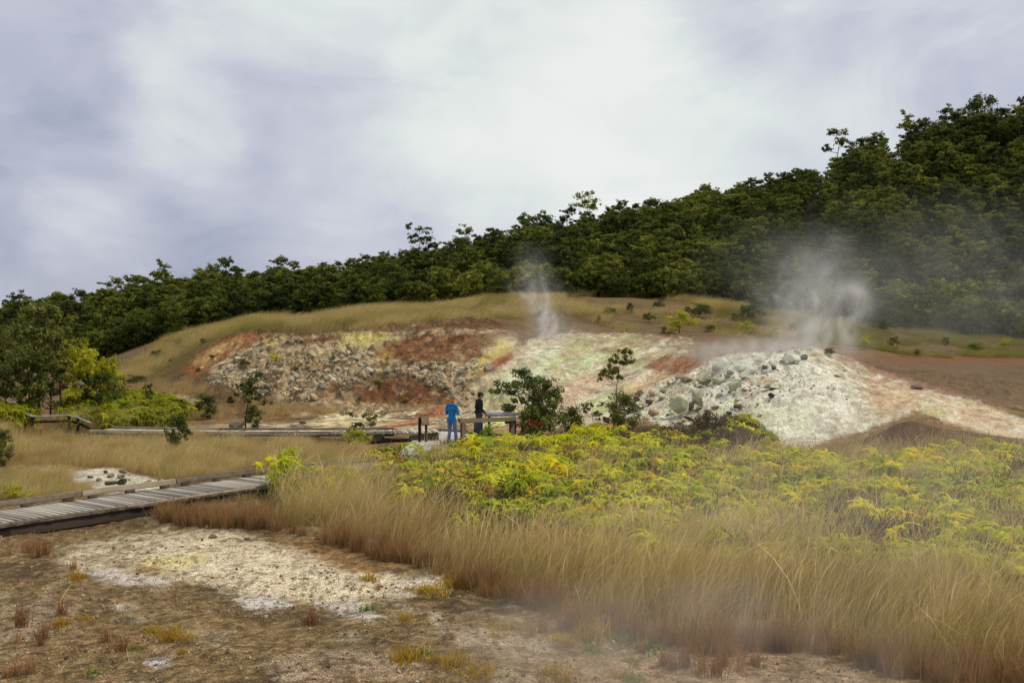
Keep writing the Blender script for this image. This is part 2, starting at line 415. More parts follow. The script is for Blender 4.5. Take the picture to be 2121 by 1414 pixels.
def cmix(c, m, col): return c + (np.asarray(col) - c) * m[:, None]
n1 = fbm(X / 1.1, Y / 1.1, 5, 201); n2 = fbm(X / .3, Y / .3, 4, 211); n3 = fbm(X / 4, Y / 4, 4, 221); n4 = fbm(X / .09, Y / .09, 2, 231)
base = np.tile(np.array(L(120, 100, 68)), (len(X), 1))
base = cmix(base, sstep(-.1, .5, n1), L(88, 73, 48))
base = cmix(base, sstep(.05, .5, n2) * .6, L(146, 120, 88))
base = cmix(base, sstep(.12, .42, n3 + .35 * n1) * .75, L(160, 140, 112))
base = cmix(base, sstep(.3, .6, fbm(X / .8, Y / .8, 4, 241)) * .6, L(158, 152, 128))
# broad zones by distance
flat = sstep(27, 31, Y)
base = cmix(base, flat, L(122, 98, 68)); base = cmix(base, flat * sstep(-.1, .5, n1), L(98, 76, 52)); base = cmix(base, flat * sstep(.1, .5, n2) * .5, L(168, 136, 96))
bank = sstep(47, 52, Y)
base = cmix(base, bank, L(112, 90, 64)); base = cmix(base, bank * sstep(0, .4, n1), L(86, 68, 48)); base = cmix(base, bank * sstep(.15, .5, n2) * .6, L(150, 122, 84))
up = sstep(70, 73, Y)
base = cmix(base, up, L(108, 92, 64)); base = cmix(base, up * sstep(0, .5, n3), L(96, 84, 40)); base = cmix(base, up * sstep(0, .5, n1) * .7, L(86, 66, 48))
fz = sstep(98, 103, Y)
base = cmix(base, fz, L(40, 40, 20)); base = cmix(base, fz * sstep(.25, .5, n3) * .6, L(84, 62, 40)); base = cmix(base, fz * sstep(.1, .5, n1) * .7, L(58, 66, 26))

PATCH = [  # colour, corners in the photograph, nearest and farthest distance, raggedness, strength
 # foreground mineral pan
 (L(196, 182, 156), [(95,1160),(200,1120),(330,1102),(480,1100),(590,1128),(680,1158),(760,1186),(850,1196),(930,1180),(985,1200),(900,1228),(760,1250),(640,1252),(560,1240),(460,1216),(330,1200),(230,1190),(130,1176)], 9, 24, 10, 1),
 (L(214, 200, 174), [(260,1150),(420,1120),(600,1150),(720,1190),(860,1200),(760,1235),(640,1240),(540,1225),(420,1190)], 9, 24, 12, .9),
 (L(216, 200, 140), [(300,1150),(420,1145),(430,1165),(340,1190),(290,1180)], 9, 24, 9, .7),
 (L(150, 118, 72), [(285,1170),(330,1172),(320,1190),(270,1188)], 9, 24, 6, .7),
 (L(196, 188, 182), [(150,1176),(240,1182),(350,1202),(355,1216),(230,1212),(190,1200)], 9, 24, 6, .9),
 (L(206, 200, 196), [(490,1243),(570,1236),(620,1252),(560,1264),(500,1258)], 9, 24, 6, .9),
 (L(206, 200, 194), [(640,1242),(740,1248),(800,1278),(760,1282),(690,1268)], 9, 24, 7, .8),
 (L(212, 206, 204), [(800,1210),(880,1195),(905,1215),(830,1235)], 9, 24, 6, .6),
 (L(206, 202, 206), [(300,1368),(350,1362),(352,1374),(320,1382)], 9, 24, 5, .9),
 (L(200, 186, 168), [(230,1240),(285,1245),(280,1268),(240,1262)], 9, 24, 7, .8),
 (L(178, 166, 146), [(880,1270),(910,1268),(912,1300),(885,1290)], 9, 24, 6, .8),
 (L(170, 158, 134), [(380,1300),(480,1310),(470,1345),(390,1330)], 9, 24, 12, .5),
 (L(168, 152, 130), [(0,1260),(130,1230),(170,1290),(60,1330),(0,1320)], 9, 24, 16, .5),
 (L(172, 150, 128), [(540,1350),(760,1330),(900,1400),(640,1414),(560,1400)], 8, 24, 16, .6),
 (L(150, 110, 62), [(560,1118),(700,1108),(850,1165),(760,1185),(640,1150)], 9, 24, 12, .6),
 (L(92, 68, 40), [(340,1070),(560,1085),(700,1110),(860,1160),(760,1150),(600,1112),(400,1092)], 9, 26, 8, .7),
 (L(184, 172, 154), [(900,1290),(1010,1300),(1150,1330),(1100,1360),(960,1340)], 9, 24, 14, .4),
 (L(168, 142, 120), [(1060,1370),(1500,1330),(1760,1370),(1800,1430),(1040,1430)], 7, 24, 18, .5),
 # sinter beside the front boardwalk
 (L(206, 200, 186), [(75,968),(160,974),(235,972),(300,985),(335,998),(345,1016),(220,1022),(180,1006),(140,992)], 20, 32, 5, 1),
 (L(196, 204, 168), [(210,985),(290,985),(310,1005),(230,1008)], 20, 32, 5, .7),
 (L(104, 76, 46), [(250,975),(420,975),(560,985),(420,1005),(340,1000)], 20, 32, 6, .8),
 # flats behind the far boardwalk
 (L(214, 200, 172), [(360,884),(640,876),(700,850),(790,846),(870,850),(905,864),(960,872),(900,892),(700,897),(360,897)], 34, 50, 6, .85),
 (L(232, 224, 184), [(660,866),(700,850),(790,848),(868,852),(860,868),(800,880),(640,882)], 36, 52, 4, .95),
 (L(198, 184, 158), [(575,856),(600,850),(650,851),(662,856),(620,862)], 38, 56, 4, .9),
 (L(206, 210, 166), [(318,826),(340,819),(384,820),(430,834),(345,834)], 45, 62, 4, 1),
 (L(168, 92, 56), [(850,868),(910,834),(955,818),(990,828),(985,840),(930,862),(880,880),(760,893),(800,880)], 36, 56, 5, .8),
 (L(196, 172, 140), [(880,890),(950,864),(1060,872),(1060,905),(900,905)], 35, 50, 5, .6),
 (L(150, 108, 74), [(960,880),(1080,872),(1075,900),(960,905)], 35, 46, 6, .6),
 # the bank
 (L(182, 170, 142), [(430,765),(440,725),(505,696),(620,694),(800,684),(900,676),(1060,690),(1080,720),(1000,790),(965,832),(880,846),(720,850),(570,825),(470,798)], 46, 71, 8, .9),
 (L(134, 104, 72), [(500,770),(600,745),(760,800),(880,815),(960,835),(800,848),(640,840),(520,805)], 46, 71, 14, .55),
 (L(142, 88, 56), [(372,762),(430,716),(480,693),(545,690),(520,712),(440,760),(400,782)], 50, 72, 6, .9),
 (L(206, 176, 120), [(400,752),(450,715),(500,697),(510,702),(450,742),(420,765)], 50, 72, 6, .8),
 (L(196, 186, 158), [(420,765),(520,705),(560,715),(480,780)], 50, 72, 7, .7),
 (L(196, 186, 112), [(690,712),(720,694),(805,686),(800,700),(760,716),(720,730)], 52, 72, 6, .9),
 (L(198, 186, 96), [(545,705),(590,694),(600,702),(560,722)], 52, 72, 6, .7),
 (L(122, 78, 52), [(772,740),(800,712),(880,694),(960,690),(1050,690),(1040,705),(990,735),(950,750),(850,748)], 52, 72, 7, .85),
 (L(200, 184, 96), [(780,745),(800,718),(825,722),(800,760)], 52, 72, 6, .8),
 (L(196, 186, 150), [(880,735),(950,715),(985,725),(930,760)], 52, 72, 9, .7),
 (L(190, 176, 106), [(985,752),(1040,704),(1062,706),(1050,725),(1000,770),(960,790)], 52, 72, 6, .9),
 (L(136, 70, 40), [(985,782),(1010,752),(1058,728),(1062,738),(1030,765)], 50, 72, 5, .95),
 (L(106, 70, 48), [(720,800),(760,786),(860,776),(915,800),(950,822),(880,838),(760,832)], 46, 68, 8, .9),
 (L(84, 66, 44), [(400,770),(470,790),(600,830),(560,850),(420,840),(380,800)], 46, 68, 10, .6),
 (L(96, 62, 44), [(540,694),(700,690),(830,678),(1050,662),(1060,676),(900,684),(760,690),(640,700)], 60, 80, 6, .8),
 (L(106, 50, 34), [(600,703),(700,697),(705,703),(620,714)], 55, 75, 4, .8),
 # middle sulphur slope
 (L(204, 196, 170), [(1060,740),(1090,700),(1170,688),(1300,690),(1430,704),(1440,740),(1390,790),(1330,815),(1310,862),(1220,884),(1060,888),(960,884),(925,856),(980,800)], 41, 74, 7, .95),
 (L(180, 176, 128), [(1110,720),(1200,696),(1330,702),(1350,740),(1250,745),(1130,760)], 48, 74, 10, .6),
 (L(176, 206, 142), [(985,825),(1060,770),(1150,730),(1180,740),(1090,800),(1020,850),(985,850)], 41, 74, 12, .6),
 (L(206, 212, 190), [(1030,800),(1120,720),(1160,700),(1175,712),(1110,780),(1040,830)], 41, 74, 8, .8),
 (L(190, 214, 164), [(1180,740),(1280,725),(1300,740),(1200,765)], 41, 74, 9, .6),
 (L(184, 206, 140), [(1210,830),(1330,790),(1340,800),(1240,850)], 41, 74, 8, .6),
 (L(196, 152, 118), [(1290,800),(1400,742),(1420,765),(1345,812),(1290,830)], 41, 74, 10, .75),
 (L(196, 158, 136), [(1120,810),(1230,770),(1270,790),(1160,840)], 41, 74, 12, .6),
 (L(134, 86, 58), [(1330,757),(1370,738),(1440,735),(1455,752),(1410,782),(1372,770)], 44, 74, 5, .9),
 (L(112, 82, 58), [(1240,712),(1340,742),(1440,728),(1440,735),(1330,752),(1240,728)], 48, 74, 6, .6),
 (L(224, 232, 140), [(1018,878),(1066,850),(1092,848),(1050,878),(1030,884)], 38, 52, 3, .95),
 (L(130, 80, 48), [(1045,882),(1090,852),(1130,856),(1120,890),(1060,894)], 38, 52, 4, .85),
 (L(138, 130, 100), [(1160,688),(1300,692),(1420,704),(1440,726),(1300,716),(1180,706)], 55, 76, 6, .5),
 (L(120, 104, 88), [(1380,700),(1500,698),(1640,712),(1560,740),(1440,748)], 50, 78, 8, .6),
 (L(146, 88, 62), [(1420,755),(1500,735),(1580,728),(1600,735),(1500,758),(1430,785),(1400,790)], 42, 70, 6, .6),
 # white mound
 (L(212, 210, 192), [(1295,858),(1340,805),(1420,768),(1500,738),(1600,730),(1690,712),(1745,735),(1800,770),(1900,800),(2000,828),(2121,868),(2400,950),(2200,935),(2121,915),(1990,882),(1900,848),(1870,868),(1750,900),(1600,960),(1500,910),(1400,890)], 33.5, 54, 6, .95),
 (L(228, 232, 224), [(1430,795),(1520,745),(1620,735),(1700,760),(1780,830),(1790,880),(1640,920),(1560,860),(1480,850)], 34, 54, 16, .7),
 (L(186, 192, 150), [(1500,840),(1600,820),(1700,850),(1680,900),(1560,910)], 34, 54, 16, .5),
 (L(196, 158, 124), [(1540,780),(1600,782),(1600,800),(1550,800)], 34, 54, 7, .8),
 (L(206, 176, 142), [(1790,780),(1900,806),(2010,832),(2121,872),(2200,920),(2121,915),(1990,880),(1900,850),(1830,868),(1800,830)], 33.5, 54, 10, .7),
 (L(160, 126, 108), [(1716,722),(1760,736),(1860,776),(1960,800),(2040,835),(1930,812),(1820,800),(1750,762)], 34, 60, 7, .8),
 # ground before and behind the mound, right
 (L(82, 62, 46), [(1560,965),(1640,945),(1750,900),(1830,878),(1880,846),(1940,872),(2060,905),(2200,935),(2300,1010),(1700,1060),(1560,1020)], 27, 34.2, 6, .95),
 (L(128, 76, 54), [(1790,742),(2121,738),(2300,742),(2300,752),(2000,752),(1850,756)], 50, 80, 5, .8),
 (L(108, 92, 76), [(1760,745),(2300,752),(2300,900),(2121,862),(1990,820),(1900,790)], 44, 80, 6, .7),
 (L(112, 86, 64), [(1200,668),(1330,690),(1500,694),(1640,704),(1500,708),(1300,700),(1180,684)], 60, 86, 5, .6),
 (L(90, 70, 50), [(1090,640),(1200,632),(1220,668),(1120,668)], 66, 95, 8, .7),
 (L(88, 78, 34), [(270,790),(330,740),(420,700),(440,690),(500,690),(420,735),(370,770),(330,800)], 50, 96, 8, .7),
]
COVER = np.zeros(len(X))
for i, (c, P, d0, d1, wa, st) in enumerate(PATCH):
    m_ = soft(px, py, X, Y, P, wa, .9 if d1 < 34 else 1.6, wa * .45, i * 3) * sstep(d0 - .6, d0 + .3, Y) * (1 - sstep(d1 - .3, d1 + .6, Y)) * st
    m_ = m_ * np.clip(.86 + .9 * fbm(X / .35, Y / .35, 4, 901 + i), .3, 1)
    if d0 >= 33.5 and sum(c) > .9: COVER = np.maximum(COVER, m_)
    base = cmix(base, m_, c)
# mineral streaking and mottling on the bank, slope and mound; shaded hollows painted on the bank
zone = sstep(34.5, 36, Y) * (1 - sstep(70, 73, Y)) * sstep(330, 420, px) * sstep(.2, .6, COVER)
st1 = fbm((X - .6 * Y) / .55, (X + Y) / 3.5, 4, 301); st2 = fbm(X / .5, Y / .5, 5, 311)
bankm = zone * (1 - sstep(960, 1060, px)); slope = zone * sstep(960, 1060, px)
base = cmix(base, bankm * sstep(.05, .26, st1) * .65, L(132, 90, 58))
base = cmix(base, bankm * sstep(.1, .4, fbm(X / 1.2, Y / 1.2, 4, 321)) * .4, L(190, 172, 120))
base = cmix(base, bankm * sstep(.03, .28, st2) * .8, L(80, 66, 52))  # dark hollows: their shade is painted into the bank's colour
base = cmix(base, bankm * sstep(.16, .45, -st2) * .4, L(214, 200, 168))
base = cmix(base, slope * sstep(.12, .4, st1) * .30, L(150, 116, 84))
base = cmix(base, slope * sstep(.15, .42, -st1) * .45, L(226, 224, 208))
base = cmix(base, slope * sstep(.18, .42, st2) * .45, L(116, 104, 82))
base = cmix(base, slope * sstep(.2, .45, fbm(X / 1.5, Y / 2.5, 4, 331)) * .35, L(182, 200, 140))
nearm = 1 - sstep(24, 30, Y)
base = cmix(base, nearm * sstep(.12, .4, n4) * .6, L(70, 54, 38)); base = cmix(base, nearm * sstep(.22, .5, -n4) * .25, L(190, 170, 140))

LATE = {L(142, 88, 56), L(206, 176, 120), L(196, 186, 112), L(122, 78, 52), L(136, 70, 40), L(106, 70, 48), L(190, 176, 106), L(134, 86, 58), L(106, 50, 34)}
for i, (c, P, d0, d1, wa, st) in enumerate(PATCH):
    if c in LATE:
        m_ = soft(px, py, X, Y, P, wa, 1.0, wa * .6, i * 3 + 200) * sstep(d0 - .6, d0 + .3, Y) * (1 - sstep(d1 - .3, d1 + .6, Y)) * .6 * np.clip(.8 + 1.6 * fbm((X - .6 * Y) / .5, (X + Y) / 3, 3, 950 + i), 0, 1)
        base = cmix(base, m_, c)
base = base * (np.array([1.0, 1.0, .97]) * (1 - COVER[:, None]) + np.array([1.07, 1.06, 1.03]) * COVER[:, None])
def grid_mesh(name, X, Y, Z, nr, nc, col, mat):
    me = bpy.data.meshes.new(name)
    V = np.stack([X, Y, Z], 1).astype(np.float32)
    i = np.arange(nr - 1)[:, None] * nc + np.arange(nc - 1)[None, :]
    q = np.stack([i, i + 1, i + nc + 1, i + nc], -1).reshape(-1, 4).astype(np.int32)
    me.vertices.add(len(V)); me.vertices.foreach_set('co', V.ravel())
    me.loops.add(q.size); me.loops.foreach_set('vertex_index', q.ravel())
    me.polygons.add(len(q)); me.polygons.foreach_set('loop_start', np.arange(0, q.size, 4, dtype=np.int32)); me.polygons.foreach_set('loop_total', np.full(len(q), 4, dtype=np.int32))
    me.polygons.foreach_set('use_smooth', np.ones(len(q), dtype=bool))
    a = me.attributes.new('soil', 'FLOAT_COLOR', 'POINT'); a.data.foreach_set('color', np.concatenate([np.clip(col, 0, 1), (COVER * (1 - .62 * sstep(960, 1060, px)))[:, None]], 1).astype(np.float32).ravel())
    me.materials.append(mat); me.update(calc_edges=True); return me
m = NT('altered_soil'); p = m.pos(); an = m.n('ShaderNodeAttribute'); an.attribute_name = 'soil'; c = an.outputs['Color']; cov = an.outputs['Alpha']
g1 = m.noise(26, 5, .75, p); g2 = m.noise(4.5, 6, .7, p, .4); g3 = m.noise(90, 2, .6, p); g4 = m.noise(1.3, 7, .68, p, .6)
def voro(scale, feat, dist=.0, out='Distance', src=None):
    v = m.n('ShaderNodeTexVoronoi'); v.feature = feat; v.inputs['Scale'].default_value = scale
    if dist:
        nn = m.n('ShaderNodeTexNoise'); nn.inputs['Scale'].default_value = scale * .9; nn.inputs['Detail'].default_value = 4; m.l(p, nn.inputs['Vector'])
        vm = m.n('ShaderNodeVectorMath'); vm.operation = 'MULTIPLY_ADD'; m.l(nn.outputs['Color'], vm.inputs[0]); vm.inputs[1].default_value = (dist, dist, dist); m.l(p, vm.inputs[2]); m.l(vm.outputs[0], v.inputs['Vector'])
    else: m.l(p, v.inputs['Vector'])
    return v.outputs[out]
pb = voro(34, 'F1', .02, 'Color'); pd = voro(34, 'F1', .02); sepp = m.n('ShaderNodeSeparateColor'); m.l(pb, sepp.inputs[0])
c = m.mix(.85, c, m.ramp(g2, [(.3, .6), (.7, 1.3)]), 'MULTIPLY'); c = m.mix(.8, c, m.ramp(g1, [(.34, .5), (.66, 1.42)]), 'MULTIPLY')
c = m.mix(.7, c, m.ramp(sepp.outputs[0], [(0, .55), (.3, .85), (.7, 1.1), (1, 1.6)]), 'MULTIPLY')
# broken crust: cells and crevices where minerals cover the ground
cr = voro(1.5, 'DISTANCE_TO_EDGE', .9); cr2 = voro(4.2, 'DISTANCE_TO_EDGE', .35); cc = voro(2.6, 'F1', .6, 'Color'); sc2 = m.n('ShaderNodeSeparateColor'); m.l(cc, sc2.inputs[0])
c = m.mix(m.math('MULTIPLY', cov, .55), c, m.ramp(sc2.outputs[1], [(0, (.62, .58, .52)), (.4, (.95, .93, .9)), (1, (1.25, 1.25, 1.22))]), 'MULTIPLY')
c = m.mix(m.math('MULTIPLY', cov, .75), c, m.ramp(cr, [(0, (.42, .36, .28)), (.05, (.8, .76, .7)), (.14, 1.)]), 'MULTIPLY')
c = m.mix(m.math('MULTIPLY', cov, .6), c, m.ramp(cr2, [(0, (.5, .44, .36)), (.07, (.9, .87, .82)), (.15, 1.)]), 'MULTIPLY')
c = m.mix(1.0, c, (1.18, 1.17, 1.16), 'MULTIPLY')
hgt = m.math('ADD', m.math('MULTIPLY', g2, 1.4), m.math('ADD', m.math('MULTIPLY', g1, .7), m.math('MULTIPLY', g3, .25)))
hgt = m.math('ADD', hgt, m.math('MULTIPLY', pd, -1.3))
crk = m.math('ADD', m.math('MINIMUM', cr, .16), m.math('MULTIPLY', m.math('MINIMUM', cr2, .12), .5))
hgt = m.math('ADD', hgt, m.math('MULTIPLY', cov, m.math('ADD', m.math('MULTIPLY', g4, 3.0), m.math('MULTIPLY', crk, 4.5))))
M['soil'] = m.done(m.bsdf(c, .92, .12, hgt, .8, .045))
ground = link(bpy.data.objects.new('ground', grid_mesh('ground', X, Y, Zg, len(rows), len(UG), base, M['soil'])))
tag(ground, 'bare volcanic ground with pale mineral crusts rising to a forested slope', 'ground', kind='structure')
del base, XX, YY, ZZ, UU

# ------------------------------------------------------------------ scatter: ONE object of instances (stuff nobody could count)
def scatter(name, P, rot, scale, idx, meshes, label, cat, tint=None, tintf=None, kind='stuff'):
    n = len(P)
    me = bpy.data.meshes.new(name + '_points'); me.vertices.add(n); me.vertices.foreach_set('co', np.asarray(P, np.float32).ravel())
    def at(nm, ty, fld, v): a = me.attributes.new(nm, ty, 'POINT'); a.data.foreach_set(fld, np.asarray(v).ravel())
    at('rot', 'FLOAT_VECTOR', 'vector', np.asarray(rot, np.float32)); at('scl', 'FLOAT_VECTOR', 'vector', np.asarray(scale if np.ndim(scale) == 2 else np.repeat(np.asarray(scale)[:, None], 3, 1), np.float32))
    at('idx', 'INT', 'value', np.asarray(idx, np.int32))
    t = np.zeros((n, 4), np.float32); t[:, 3] = 1
    if tint is not None: t[:, :3] = tint
    at('tint', 'FLOAT_COLOR', 'color', t); at('tintf', 'FLOAT', 'value', np.asarray(tintf if tintf is not None else np.zeros(n), np.float32))
    ng = bpy.data.node_groups.new(name + '_nodes', 'GeometryNodeTree')
    ng.interface.new_socket('Geometry', in_out='INPUT', socket_type='NodeSocketGeometry'); ng.interface.new_socket('Geometry', in_out='OUTPUT', socket_type='NodeSocketGeometry')
    N = ng.nodes; Lk = ng.links
    gi = N.new('NodeGroupInput'); go = N.new('NodeGroupOutput')
    iop = N.new('GeometryNodeInstanceOnPoints'); jn = N.new('GeometryNodeJoinGeometry')
    for ms in reversed(meshes):
        src = bpy.data.objects.new(ms.name + '_src', ms)
        oi = N.new('GeometryNodeObjectInfo'); oi.inputs['Object'].default_value = src; oi.inputs['As Instance'].default_value = True
        Lk.new(oi.outputs['Geometry'], jn.inputs[0])
    def na(nm, ty):
        a = N.new('GeometryNodeInputNamedAttribute'); a.data_type = ty; a.inputs[0].default_value = nm; return a.outputs[0]
    Lk.new(gi.outputs[0], iop.inputs['Points']); Lk.new(jn.outputs[0], iop.inputs['Instance'])
    iop.inputs['Pick Instance'].default_value = True
    Lk.new(na('idx', 'INT'), iop.inputs['Instance Index'])
    e2r = N.new('FunctionNodeEulerToRotation'); Lk.new(na('rot', 'FLOAT_VECTOR'), e2r.inputs[0]); Lk.new(e2r.outputs[0], iop.inputs['Rotation'])
    Lk.new(na('scl', 'FLOAT_VECTOR'), iop.inputs['Scale'])
    Lk.new(iop.outputs[0], go.inputs[0])
    o = link(bpy.data.objects.new(name, me)); md = o.modifiers.new('scatter', 'NODES'); md.node_group = ng
    return tag(o, label, cat, kind=kind)

# ------------------------------------------------------------------ foliage builders
def leaf_quads(mb, C, size, asp=1.7, upb=.4, m=0, tones=None, r=rng, out=None):
    """one bent-free leaf quad per centre, random facing with an upward bias"""
    n = len(C); C = np.asarray(C)
    nr = r.normal(size=(n, 3)); nr[:, 2] = np.abs(nr[:, 2]) + upb
    if out is not None: nr += out
    nr /= np.linalg.norm(nr, axis=1)[:, None]
    a = r.normal(size=(n, 3)); u = np.cross(nr, a); u /= np.linalg.norm(u, axis=1)[:, None]; v = np.cross(nr, u)
    s = (size * r.uniform(.7, 1.3, n))[:, None] / 2
    # pointed leaf: six-corner outline folded to a quad pair is too heavy; a kite reads as a leaf
    V = np.stack([C - u * s * asp, C - v * s * .8 + u * s * .1, C + u * s * asp, C + v * s * .8 + u * s * .1], 1).reshape(-1, 3)
    if tones is None: tones = r.uniform(0, 1, n)
    mb.addq(V, np.arange(4 * n).reshape(-1, 4), m, np.repeat(tones, 4))

def tree_mesh(seed, H=6.0, crown_w=4.0, trunk_h=.45, leaf=.2, nl=2400, clr=.42, flat=.7, lean=(0, 0), limbs=6, tr=.11, sparse=1.0, tip_lo=.45, mt=None, ml=None, name='tree'):
    """returns (trunk mesh, crown mesh): tapered trunk, limbs and twigs, leaf clumps at the tips"""
    r = np.random.default_rng(seed)
    T = MB(); Cw = MB(); tips = []
    top = np.array([lean[0], lean[1], H * .86]); k = 5
    tr_pts = [np.array([0, 0, -.3])]
    for i in range(1, k + 1):
        f = i / k; tr_pts.append(top * np.array([f ** 1.5, f ** 1.5, f]) + np.append(r.normal(0, .035 * H * f, 2), 0))
    rad = [tr * 1.25] + [tr * (1 - .8 * i / k) for i in range(1, k + 1)]
    tube(T, tr_pts, rad, 6)
    for j in range(limbs):
        f = trunk_h + (1 - trunk_h) * (j + r.uniform(0, .8)) / limbs
        f = min(f, .97); i = min(int(f * k), k - 1); p0 = tr_pts[i] + (tr_pts[i + 1] - tr_pts[i]) * (f * k - i)
        az = j * 2.4 + r.uniform(-.5, .5); ln = crown_w * .5 * r.uniform(.65, 1.05) * (1.05 - .5 * max(0, f - .6) / .4)
        rise = r.uniform(.25, .75) * ln
        p1 = p0 + np.array([math.cos(az) * ln * .5, math.sin(az) * ln * .5, rise * .4]); p2 = p0 + np.array([math.cos(az) * ln, math.sin(az) * ln, rise])
        p2 += r.normal(0, .06 * ln, 3)
        rr = tr * .5 * (1 - .5 * f)
        tube(T, [p0, p1, p2], [rr, rr * .7, rr * .35], 5)
        tips.append(p2)
        for q in range(r.integers(2, 5)):
            g = r.uniform(.35, .95); b = p1 + (p2 - p1) * (g * 2 - 1) if g > .5 else p0 + (p1 - p0) * g * 2
            dr = r.normal(size=3); dr[2] = abs(dr[2]) * .8; dr /= np.linalg.norm(dr)
            e = b + dr * ln * r.uniform(.25, .5)
            tube(T, [b, (b + e) / 2 + r.normal(0, .03, 3), e], [rr * .4, rr * .3, rr * .15], 4); tips.append(e)
    tips.append(tr_pts[-1] + np.array([0, 0, .05 * H]))
    tips = np.array(tips); nt = len(tips)
    w = r.uniform(.5, 1.5, nt); cnt = np.maximum(3, (w / w.sum() * nl * sparse)).astype(int)
    for i in range(nt):
        n = cnt[i]; rc = clr * crown_w / 4 * r.uniform(.75, 1.35)
        sub = r.integers(2, 5); cc = tips[i] + r.normal(0, rc * .55, (sub, 3)) * np.array([1, 1, flat * .6])
        which = r.integers(0, sub, n)
        dd = r.normal(size=(n, 3)); dd /= np.linalg.norm(dd, axis=1)[:, None]
        rad_ = r.uniform(.25, 1, n) ** .45
        pos = cc[which] + dd * (rad_ * rc * .62)[:, None] * np.array([1, 1, flat])
        base = r.uniform(.15, .85)
        leaf_quads(Cw, pos, leaf, 1.5, .5, 0, np.clip(base + r.normal(0, .18, n), 0, 1), r, dd * .8)
    return T.mesh(name + '_trunk', mt), Cw.mesh(name + '_crown', ml)

def joined(tm, cm, name):
    """trunk and crown in one mesh (two materials) for trees too far away to show their parts"""
    bm = bmesh.new(); bm.from_mesh(tm); k = len(bm.faces); bm.from_mesh(cm); bm.faces.ensure_lookup_table()
    for f in bm.faces[k:]: f.material_index = 1
    me = bpy.data.meshes.new(name); bm.to_mesh(me); bm.free(); me.materials.append(tm.materials[0]); me.materials.append(cm.materials[0]); return me

def place_tree(name, label, cat, px_, py_, top_y, meshes, group=None, d=None, rz=0, wide=1.0, parts=('trunk', 'crown'), H=1.0):
    """stand a plant whose base is seen at (px,py) and whose top reaches top_y; H is the mesh's own height"""
    if d is None: x, y, z = ground_px(px_, py_)
    else: x, y = xat(px_, d), d; z = float(height(x, y))
    s = (zat(top_y, y) - z) / H
    e = empty(name, (x, y, z), rz); e.scale = (s * wide, s * wide, s)
    tag(e, label, cat, group)
    for pn, me in zip(parts, meshes):
        link(bpy.data.objects.new(pn, me), e)
    return e
# ------------------------------------------------------------------ forest on the crater wall
FV = []        # variants: (trunk, crown, joined, height)
for i, (H, cw, th, nl, lf, fl, lb, clr) in enumerate([(6.2,4.0,.22,3600,.17,.75,14,.46),(7.4,3.4,.3,3400,.17,.7,14,.42),(5.2,4.2,.12,3600,.17,.8,14,.50),(6.8,4.4,.25,3800,.17,.65,15,.45),(4.2,3.4,.08,3000,.17,.9,12,.50),(8.2,3.8,.4,3000,.16,.6,13,.38),(5.8,3.8,.12,3600,.17,.85,14,.48)]):
    t_, c_ = tree_mesh(50 + i, H, cw, th, lf, nl, clr, fl, (rng.normal(0, .3), rng.normal(0, .3)), lb, .10, mt=M['bark_pale' if i == 5 else 'bark'], ml=M['forest'], name='forest_tree')
    FV.append((t_, c_, joined(t_, c_, 'forest_tree_mesh'), H))
# open, airy crowns that stand against the sky
AV = []
for i, (H, cw, th, nl, lean) in enumerate([(7.5,4.6,.62,1100,(.5,0)),(8.0,5.4,.66,1200,(-.6,.2)),(7.0,4.0,.6,800,(.2,.3)),(8.5,6.0,.7,1200,(1.6,0))]):
    t_, c_ = tree_mesh(80 + i, H, cw, th, .22, nl, .42, .5, lean, 7, .11, mt=M['bark'], ml=M['forest'], name='airy_tree')
    AV.append((t_, c_, joined(t_, c_, 'airy_tree_mesh'), H))

edge_x = [-900, -400, 0, 200, 250, 340, 420, 520, 620, 800, 950, 1100, 1400, 1520, 1650, 1800, 2121, 2700, 3500]
edge_d = [92, 92, 95, 96, 96, 97, 98, 99, 100, 100, 100, 99, 98, 97, 95, 93, 90, 88, 88]
def edge(pxv): return np.interp(pxv, edge_x, edge_d)
cand = []
sp = 2.1
for yy in np.arange(86, 186, sp):
    for xx in np.arange(-140, 170, sp):
        x = xx + rng.uniform(-.48, .48) * sp; y = yy + rng.uniform(-.48, .48) * sp
        p = CX + F * x / y
        if p < -420 or p > 2560: continue
        if y < edge(p) + fbm(np.array([x / 3.]), np.array([y / 3.]), 2, 401)[0] * 5: continue
        # a bare rocky chute or two on the steep wall, right
        cand.append((x, y, p))
cand = np.array(cand); cz = height(cand[:, 0], cand[:, 1]); cpy = CY - F * (cz - CAMZ) / cand[:, 1]
rock_gap = (np.abs(cand[:, 2] - (1700 - (cpy - 420) * .35)) < 16) & (cpy > 390) & (cpy < 560)
rock_gap |= ((cand[:, 2] - 1850) ** 2 / 900 + (cpy - 350) ** 2 / 500) < 1
cand, cz, cpy = cand[~rock_gap], cz[~rock_gap], cpy[~rock_gap]
n = len(cand)
